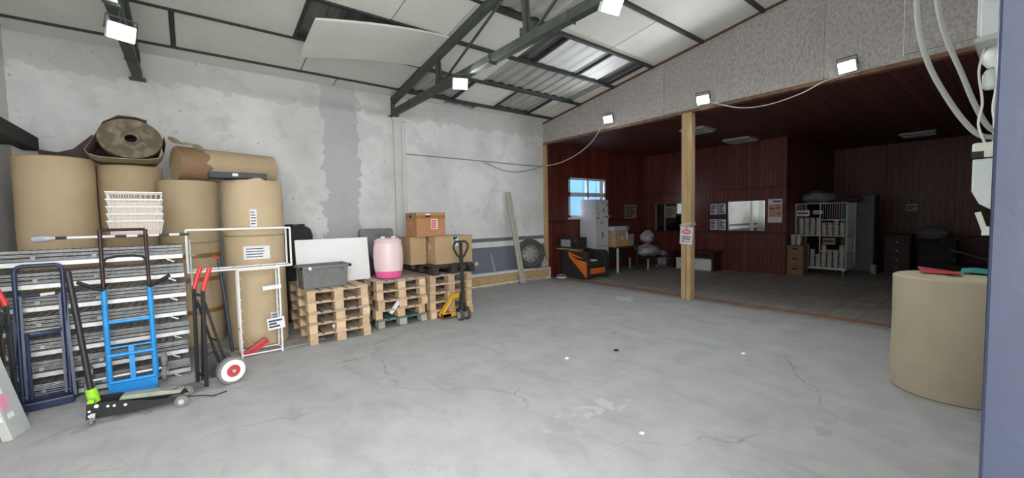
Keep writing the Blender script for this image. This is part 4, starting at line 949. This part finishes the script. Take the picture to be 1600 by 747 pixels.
# ------------------------------------------------------------------ armchair, box radio, fridge, desk
ac = empty('armchair', (7.93,6.95,0), label='black armchair with orange panels beside the annex entrance', cat='armchair')
def armside(x0, x1):
    poly = [(0,0),(.92,0),(.92,.76),(.5,.72)] + [(.12-.10*math.sin(R(a)), .62+.10*math.cos(R(a))) for a in (0,30,60,90)] + [(0,.5)]
    return MB().prism(poly, x1-x0, Matrix(((0,0,1,x0),(1,0,0,0),(0,1,0,0),(0,0,0,1))))
armside(0,.14).build('armrest', m_blackm, ac, bevel=.015); armside(.76,.90).build('armrest', m_blackm, ac, bevel=.015)
MB().box(.14,.76,.66,.92,.1,.80).build('backrest', m_blackm, ac, bevel=.03)
MB().box(.14,.76,.04,.68,.30,.44).build('seat', m_blackm, ac, bevel=.04); MB().box(.14,.76,.05,.66,.05,.30).build('base', m_blackm, ac)
MB().box(.14,.76,.02,.05,.12,.27).build('front_panel', m_orange, ac, bevel=.01)
MB().prism([(.0,.03),(.0,.50),(.66,.71),(.60,.55),(.30,.30)], .008, Matrix(((0,0,-1,0),(1,0,0,0),(0,1,0,0),(0,0,0,1)))).build('orange_side_panel', m_orange, ac)
MB().prism([(.0,.46),(.30,.50),(.55,.62),(.30,.55),(.0,.52)], .003, Matrix(((0,0,-1,-.008),(1,0,0,0),(0,1,0,0),(0,0,0,1)))).build('black_stripe', m_black, ac)
MB().box(.01,.13,.2,.70,.70,.735).build('orange_arm_pad', m_orange, ac, bevel=.012)
MB().box(.36,.54,.1,.3,.44,.48).build('white_cloth', m_whitep, ac, bevel=.01)
mw_ = empty('microwave', (8.0,7.62,.775), label='black countertop appliance with grey window on the armchair', cat='appliance')
MB().box(-.06,.30,-.36,.38,0,.30).build('body', m_blackm, mw_, bevel=.012); Bx(-.068,-.06,-.10,.24,.05,.24).build('window', m_screen, mw_)
MB().lathe([(.02,0),(.02,.012)],14,T(-.06,-.26,.2) @ FX).build('dial', m_redrim, mw_); Bx(-.068,-.06,-.33,-.16,.04,.14).build('control_panel', m_black, mw_)
Bx(-.08,.2,-.30,.40,-.03,-.002).build('base_tray', m_card, mw_)
fg = empty('fridge', (8.88,7.48,0), label='tall white two-door fridge with magnets', cat='fridge')
MB().box(0,.58,.04,.55,.03,2.10).build('cabinet', m_fridge, fg, bevel=.01)
d1 = MB().box(.004,.576,-.02,.036,.78,2.09).build('upper_door', m_fridge, fg, bevel=.01); d2 = MB().box(.004,.576,-.02,.036,.06,.77).build('lower_door', m_fridge, fg, bevel=.01)
for d, z0, z1 in ((d1,.86,1.22),(d2,.45,.68)):
    MB().tube([(.06,-.02,z0),(.06,-.06,z0+.02),(.06,-.06,z1-.02),(.06,-.02,z1)], .012, 8).build('handle', m_galv, d)
random.seed(3)
for (x,z,w,h) in ((.35,2.0,.07,.02),(.52,1.95,.03,.10),(.09,1.85,.02,.06),(.36,1.78,.04,.10),(.15,1.68,.03,.03),(.12,1.57,.05,.05),(.36,1.60,.05,.02),(.50,1.60,.06,.05),(.28,1.44,.09,.03),(.54,1.78,.02,.05)):
    Bx(x-w/2,x+w/2,-.026,-.02,z-h/2,z+h/2).build('magnet', m_ink, d1)
paper_on(d1, T(.34,-.021,1.08) @ FY, .18,.26, 7, name='paper')
for x in (.06,.52): MB().lathe([(.02,0),(.02,.03)],10,T(x,.1,0)).build('foot', m_black, fg)
dk = empty('work_desk', (9.52,7.18,0), label='desk with a white leg right of the fridge', cat='desk')
Bx(0,.98,0,.66,.70,.735).build('desktop', m_darkcard, dk); 
for (x,y) in ((.03,.03),(.95,.03),(.03,.62),(.95,.62)): Bx(x-.022,x+.022,y-.022,y+.022,0,.70).build('leg', m_whitep if x<.5 else m_blackm, dk)
Bx(.06,.9,.5,.53,.25,.7).build('modesty_panel', m_blackm, dk)
b4,a,b,h = carton('cardboard_box', 9.52,10.10,7.26,7.68,.737,1.19, 'cardboard box with white diamond label on the desk', m_card)
MB().prism([(.06,0),(0,.06),(-.06,0),(0,-.06)], .001, T(.02,-b-.001,.24) @ FY).build('diamond_label', m_paper, b4); Bx(a-.09,a-.02,-b-.002,-b,.18,.42).build('white_label', m_paper, b4); Bx(-.16+.2,.1+.1,-b-.002,-b,.0,.17).build('yellow_label', m_yellow, b4)
lp_ = empty('document_tray', (9.84,7.46,1.20), label='pale blue flat box on top of the desk carton', cat='box'); MB().box(-.32,.36,-.16,.16,0,.12).build('box', M('pale_blue_card',(.50,.55,.68),.6), lp_, bevel=.006); Bx(.26,.30,-.165,-.16,.0,.12).build('label', m_ink, lp_)
gdv = empty('desk_device', (10.30,7.42,.737), label='grey desktop device beside the carton', cat='device'); MB().box(-.14,.16,-.12,.14,0,.34).build('case', m_tubeoff, gdv, bevel=.01); Bx(-.11,.13,-.125,-.12,.05,.3).build('front', m_cable, gdv); Bx(-.1,.1,-.1,.1,.34,.45).build('top_box', m_blackm, gdv)
us = empty('floor_bag', (7.62,7.55,0), label='small striped bag on the floor at the corner stud', cat='bag'); MB().lathe([(.05,0),(.14,.02),(.13,.09),(.06,.13),(.02,.14)], 16).build('bag', m_cloth, us, smooth=True); MB().lathe([(.141,.03),(.143,.045),(.139,.06)],16,cap=False).build('stripe', m_whitep, us)
jg = empty('canister', (7.33,7.93,.30), label='grey plastic canister hanging by the corner stud', cat='canister'); MB().lathe([(.08,0),(.10,.02),(.10,.26),(.06,.34),(.03,.36)],18).build('body', m_cable, jg, smooth=True); MB().lathe([(.03,.36),(.03,.39)],12).build('cap', m_whitep, jg); paper_on(jg, T(0,-.102,.14) @ FY, .10,.12,3)
# wrapped furniture heap
lt = empty('low_stand', (10.95,7.0,0), label='low dark metal stand under the plastic-wrapped bundles', cat='stand')
Bx(-.35,.75,-.1,.6,.33,.36).build('top', m_blackm, lt)
for (x,y) in ((-.32,-.07),(.72,-.07),(-.32,.57),(.72,.57)): Bx(x-.02,x+.02,y-.02,y+.02,0,.33).build('leg', m_tubeoff if x<0 else m_blackm, lt)
MB().tube([(-.1,-.2,.08),(-.1,-.2,.12),(.35,-.2,.2)], .012, 6).build('loose_tube', m_galv, lt)
def lump(name, c, r, mat, label, sq=(1,1,1), seed=1, cat='bundle', group=None):
    rnd = random.Random(seed); ph = [rnd.uniform(0,6) for _ in range(6)]; nu, nv = 22, 12; vs = []; fs = []
    for j in range(nv+1):
        th = math.pi*j/nv
        for i in range(nu):
            p = 2*math.pi*i/nu
            k = 1+.10*math.sin(3*p+ph[0]+2*th)+.07*math.sin(5*p+ph[1])*math.sin(4*th+ph[2])+.05*math.sin(7*th+ph[3])
            vs.append((c[0]+r*sq[0]*k*math.sin(th)*math.cos(p), c[1]+r*sq[1]*k*math.sin(th)*math.sin(p), max(c[2], c[2]+r*sq[2]*(k*math.cos(th)*.5+.5)*2-.02*r)))
    for j in range(nv):
        fs += [(j*nu+i,j*nu+(i+1)%nu,(j+1)*nu+(i+1)%nu,(j+1)*nu+i) for i in range(nu)]
    return tag(MB().add(vs,fs).build(name, mat, smooth=True), label, cat, group)
lump('wrapped_bundle', (11.05,7.22,.365), .42, m_plastic, 'large clear-plastic-wrapped bundle on the low stand', (1.15,.75,.45), 2)
lump('wrapped_bundle', (11.08,7.25,.77), .27, m_plastic, 'small crinkled plastic bundle at the top of the heap', (.9,.7,.72), 5)
lump('wrapped_bundle', (11.92,7.25,0), .24, m_plastic, 'rounded plastic-wrapped bundle at the right end of the heap', (.85,.8,1.0), 8)
# bench with white boxes
bh = empty('low_bench', (11.75,6.08,0), label='dark bench shelf below the inner window', cat='bench')
Bx(-.28,.33,-.66,.66,.52,.56).build('top', m_redtrim, bh)
for y in (-.62,.62): Bx(-.2,.28,y-.02,y+.02,0,.52).build('end_panel', m_redtrim, bh)
for (y,l) in ((.22,'left'),(-.36,'right')):
    t = empty('white_box', (11.80,6.15+y,0), label='white carton under the dark bench, %s of the timber post' % l, cat='box'); MB().box(-.18,.2,-.24,.24,0,.30).build('carton', m_paper, t, bevel=.004); Bx(-.19,.21,-.25,.25,.30,.325).build('lid', m_paper, t)

# ------------------------------------------------------------------ roll cage with pots, boxes
cg = empty('roll_cage', (13.2,3.30,0), label='tall galvanised roll cage trolley full of stacked pots', cat='roll cage')
W2, D2, HC = .54, .42, 1.85
for s in (-1,1):
    for x in (-D2, D2): MB().tube([(x,s*W2,.16),(x,s*W2,HC)], .016, 8).build('corner_post', m_galv, cg)
    for z in (.2,HC): MB().tube([(-D2,s*W2,z),(D2,s*W2,z)], .011, 6).build('side_rail', m_galv, cg)
    mb = MB()
    for i in range(1,9): mb.bar((-D2+2*D2*i/9,s*W2,.2),(-D2+2*D2*i/9,s*W2,HC),.006)
    for z in (.6,1.02,1.45): mb.bar((-D2,s*W2,z),(D2,s*W2,z),.008)
    mb.build('side_mesh', m_galv, cg)
for z in (.2,1.02,HC): MB().tube([(-D2,-W2,z),(-D2,W2,z)], .011, 6).build('front_rail', m_galv, cg)
mb = MB()
for i in range(1,10): mb.bar((-D2,-W2+.06+(W2-.1)*i/9.5,1.42),(-D2,-W2+.06+(W2-.1)*i/9.5,HC),.006)
mb.bar((-D2,-W2,1.42),(-D2,.0,1.42),.02); mb.bar((-D2,0,.2),(-D2,0,HC),.02); mb.bar((-D2,-W2,.62),(-D2,0,.62),.02); mb.build('front_gate', m_galv, cg)
Bx(-D2,D2,-W2,W2,.15,.19).build('base', m_galv, cg); Bx(-D2,D2,-W2,W2,1.0,1.015).build('shelf', m_galv, cg)
for s in (-1,1):
    for x in (-D2+.06,D2-.06):
        w = MB(); wheel(w, (x,s*(W2-.06),.055), .055, .03, AY, 16); w.build('caster', m_tyre, cg, smooth=True); MB().bar((x,s*(W2-.06),.05),(x,s*(W2-.06),.15),.02,.04).build('caster_fork', m_galv, cg)
paper_on(cg, T(-D2-.02,.37,1.60) @ FX, .28,.15, 1, name='label'); paper_on(cg, T(-D2-.02,.05,1.62) @ FX, .2,.09, 1, name='label'); paper_on(cg, T(-D2-.02,-.2,.88) @ FX, .26,.17, 1, m_papery, 'yellow_label')
m_pot = M('ivory_tubs',(.50,.48,.45),.6,rnd=.12)
pot = MB().lathe([(.044,0),(.056,.07),(.060,.07),(.060,.085),(.05,.085)], 14).mesh('tub', m_pot, True)
def tubs(n, x, y, z, label):
    t = empty('tub_stack', (x,y,z), label=label, cat='tub stack', group='stacked tubs in the roll cage')
    for k in range(n): inst(pot, 'tub', t, (random.uniform(-.004,.004),random.uniform(-.004,.004),.062*k))
random.seed(21)
words = ['leftmost','second from left','third from left','fourth from left','fifth from left','sixth from left','seventh from left','rightmost']
for i in range(8): tubs(random.randint(7,9) if i<3 else random.randint(5,7), 12.90, 3.74-.125*i, 1.02, 'stack of pale tubs on the upper cage shelf, %s in the front row' % words[i])
for i in range(8): tubs(random.randint(5,9), 12.90, 3.74-.125*i, .195, 'stack of pale tubs on the cage floor, %s in the front row' % words[i])
box_pot = MB().box(-.06,.06,-.055,.055,0,.07).mesh('carton', m_card_dk)
for i in range(4):
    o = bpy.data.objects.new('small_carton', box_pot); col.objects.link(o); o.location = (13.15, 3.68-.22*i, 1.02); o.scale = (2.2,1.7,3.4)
    tag(o, 'brown carton on the upper cage shelf behind the tubs, %s from the left' % ('first','second','third','fourth')[i], 'box', 'cartons inside the roll cage')
lump('grey_tarp', (13.1,3.45,1.865), .44, m_cloth, 'crumpled grey and brown sheeting on top of the roll cage', (.75,.85,.36), 12, 'tarpaulin')
lump('brown_tarp', (13.42,2.78,1.865), .24, m_clothd, 'brown cloth bundle at the right end of the cage top', (.8,.9,.32), 14, 'tarpaulin')
fxb = empty('grey_cabinet', (14.3,2.80,0), label='grey cabinet behind the right end of the roll cage', cat='cabinet'); MB().box(-.3,.3,-.35,.35,0,2.05).build('body', M('blue_grey_cabinet',(.07,.08,.10),.5), fxb, bevel=.01); Bx(-.31,-.3,-.33,.33,.05,2.0).build('door', m_cloth, fxb)
st = empty('carton_stack', (12.42,3.79,0), label='lowest brown carton of the pile left of the roll cage', cat='box', group='brown cartons left of the roll cage')
for k in range(3):
    z = .26*k; t = st if k == 0 else empty('brown_carton', (12.42,3.70,z), label='%s brown carton of the pile left of the roll cage' % ('middle','top')[k-1], cat='box', group='brown cartons left of the roll cage')
    if k == 0: t.name = 'brown_carton'; t.location = (12.42,3.70,0)
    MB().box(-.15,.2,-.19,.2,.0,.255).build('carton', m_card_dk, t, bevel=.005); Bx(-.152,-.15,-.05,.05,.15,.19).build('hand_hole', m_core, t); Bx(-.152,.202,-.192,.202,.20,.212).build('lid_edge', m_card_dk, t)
tubs(4, 12.44, 3.66, .783, 'white tub pile standing on the brown cartons, right one'); tubs(4, 12.44, 3.79, .783, 'white tub pile standing on the brown cartons, left one')

# ------------------------------------------------------------------ clutter in the dark corner
dw = empty('drawer_cabinet', (14.6,2.05,0), label='dark drawer cabinet with shiny knobs in the back corner', cat='cabinet')
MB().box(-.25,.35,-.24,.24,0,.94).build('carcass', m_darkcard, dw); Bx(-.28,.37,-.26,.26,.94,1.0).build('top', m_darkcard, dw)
for k in range(4):
    d = Bx(-.27,-.25,-.22,.22,.05+.22*k,.25+.22*k).build('drawer', m_darkcard, dw); MB().lathe([(.012,0),(.022,.015),(.012,.03)],12,T(-.27,0,.15+.22*k) @ FX).build('knob', m_galv, d)
lump('grey_sack', (14.9,1.45,.86), .30, m_cloth, 'pale grey sack on the heap in the dark corner', (.9,1.0,.55), 31, 'sack')
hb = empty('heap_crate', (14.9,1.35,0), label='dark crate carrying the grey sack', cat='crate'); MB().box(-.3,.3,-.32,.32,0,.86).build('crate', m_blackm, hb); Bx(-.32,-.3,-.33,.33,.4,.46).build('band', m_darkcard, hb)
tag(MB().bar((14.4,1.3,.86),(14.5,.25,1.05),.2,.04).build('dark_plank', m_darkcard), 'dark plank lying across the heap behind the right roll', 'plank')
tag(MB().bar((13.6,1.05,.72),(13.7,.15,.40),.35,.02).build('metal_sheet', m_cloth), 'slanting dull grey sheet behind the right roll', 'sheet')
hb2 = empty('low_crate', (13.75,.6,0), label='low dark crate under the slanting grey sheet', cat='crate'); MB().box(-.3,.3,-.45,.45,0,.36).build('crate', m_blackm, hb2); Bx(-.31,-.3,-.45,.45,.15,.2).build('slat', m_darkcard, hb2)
bk = empty('white_tub', (13.85,2.42,0), label='small white tub on the floor in the dark corner', cat='tub'); MB().lathe([(.055,0),(.065,.2),(.07,.2),(.07,.22)],18).build('tub', m_tubeoff, bk, smooth=True); MB().lathe([(.07,.22),(.07,.235)],18).build('lid', m_tubeoff, bk)
cable('wall_wire', [(XEND-.02,3.3,1.95),(XEND-.02,2.2,1.99),(XEND-.02,1.0,2.0),(XEND-.02,.2,2.02)], .010, m_cable, 'thin white wire along the end wall of the annex', sub=2)
pn = empty('wall_note', (XEND-.02,2.05,1.70), label='small pale note on the dark end wall', cat='notice'); paper_on(pn, FX, .24,.20, 2, m_tubeoff, 'sheet')
pn = empty('wall_note', (XEND-.02,3.0,1.15), label='striped dim notice on the end wall right of the cage', cat='notice'); paper_on(pn, FX, .36,.36, 5, m_card_dk, 'sheet', m_tubeoff)
sw = empty('wall_switch', (XEND-.02,3.32,1.95), label='white junction box at the start of the wall wire', cat='switch'); Bx(-.05,0,-.07,.07,-.09,.09).build('box', m_cable, sw); Bx(-.055,-.05,-.05,.05,-.06,.06).build('cover', m_tubeoff, sw)

# ------------------------------------------------------------------ electrical boxes by the gate post
eb = empty('distribution_box', (3.0,YF,2.62), label='grey electrical box at the top of the wall beside the gate post', cat='electrical box')
MB().box(-.15,.15,0,.215,-.20,.5).build('enclosure', m_ltgrey, eb, bevel=.006); MB().box(-.13,.13,.215,.225,-.18,.48).build('door', m_ltgrey, eb, bevel=.004)
MB().lathe([(.02,0),(.025,.02),(.01,.03)],14,T(-.152,.17,-.02) @ FX).build('lock_knob', m_black, eb)
MB().box(-.16,.16,0,.23,-.22,-.20).build('lower_edge', m_tubeoff, eb)
bl = empty('wall_lamp', (3.0,YF+.16,2.36), label='white glass bulb lamp under the electrical box', cat='lamp')
MB().lathe([(.0,-.06),(.035,-.052),(.056,-.02),(.056,.01),(.035,.045),(.03,.05)],24).build('globe', m_whitep, bl, smooth=True); MB().lathe([(.034,.045),(.034,.065)],18).build('holder', m_ivory, bl); MB().bar((0,-.16,.05),(0,.0,.05),.03).build('arm', m_ivory, bl)
MB().lathe([(.02,-.15),(.03,-.14),(.03,-.08),(.02,-.06)],16,T(0,.02,0)).build('lower_cap', m_ltgrey, bl, smooth=True)
me_ = empty('meter_box', (3.0,YF,1.64), label='cream and grey electricity meter box with rounded bottom', cat='meter')
MB().prism([(0,.0),(.16,.0),(.20,.03),(.225,.09),(.225,.24),(0,.24)], .18, Matrix(((0,0,1,-.09),(1,0,0,0),(0,1,0,0),(0,0,0,1)))).build('lower_case', m_ltgrey, me_, bevel=.008)
MB().box(-.09,.09,0,.228,.245,.315).build('upper_case', m_ivory, me_, bevel=.01); Bx(-.092,.09,.19,.2285,.245,.275).build('dark_window', m_blackm, me_); Bx(-.093,-.09,.08,.17,.10,.22).build('cover_plate', m_ltgrey, me_)
me2 = empty('switch_box', (3.0,YF,1.52), label='small pale switch box with lever below the meter', cat='electrical box')
MB().box(-.05,.05,0,.15,.0,.10).build('body', m_ltgrey, me2, bevel=.01); MB().bar((-.02,.18,.02),(-.02,.205,.11),.02,.02).build('lever', m_ivory, me2); MB().box(-.04,.04,.14,.19,.0,.04).build('bracket', m_ivory, me2)
cable('thick_cable', [(3.0,.39,2.95),(3.0,.385,2.73),(3.0,.37,2.56),(3.0,.33,2.38),(3.0,.27,2.22),(3.0,.21,2.09),(3.0,.15,2.0),(3.0,.08,1.98)], .0115, m_cable, 'thick grey cable hanging furthest left of the electrical boxes', 8)
cable('thick_cable', [(3.02,.33,2.95),(3.02,.315,2.72),(3.02,.28,2.52),(3.02,.22,2.32),(3.02,.17,2.15),(3.02,.12,2.03),(3.02,.06,1.99)], .0105, m_cable, 'thick grey cable hanging right beside the electrical boxes', 8)
cable('thin_cable', [(2.98,.14,2.42),(2.98,.16,2.30),(2.98,.145,2.15),(2.98,.155,2.05),(2.98,.13,1.95)], .005, m_cablew, 'thin white wire looping down to the meter box', 6)
cable('thin_cable', [(2.96,.12,2.38),(2.96,.10,2.25),(2.96,.11,2.10),(2.96,.08,1.96)], .006, m_cablew, 'second thin white wire close to the gate post', 6)
tk = empty('cable_trunking', (3.05,YF,1.95), label='narrow white trunking strip between lamp and meter', cat='trunking'); MB().box(-.03,.03,0,.165,0,.42).build('strip', m_ltgrey, tk); Bx(-.035,.035,.165,.172,0,.42).build('cover', m_whitep, tk)
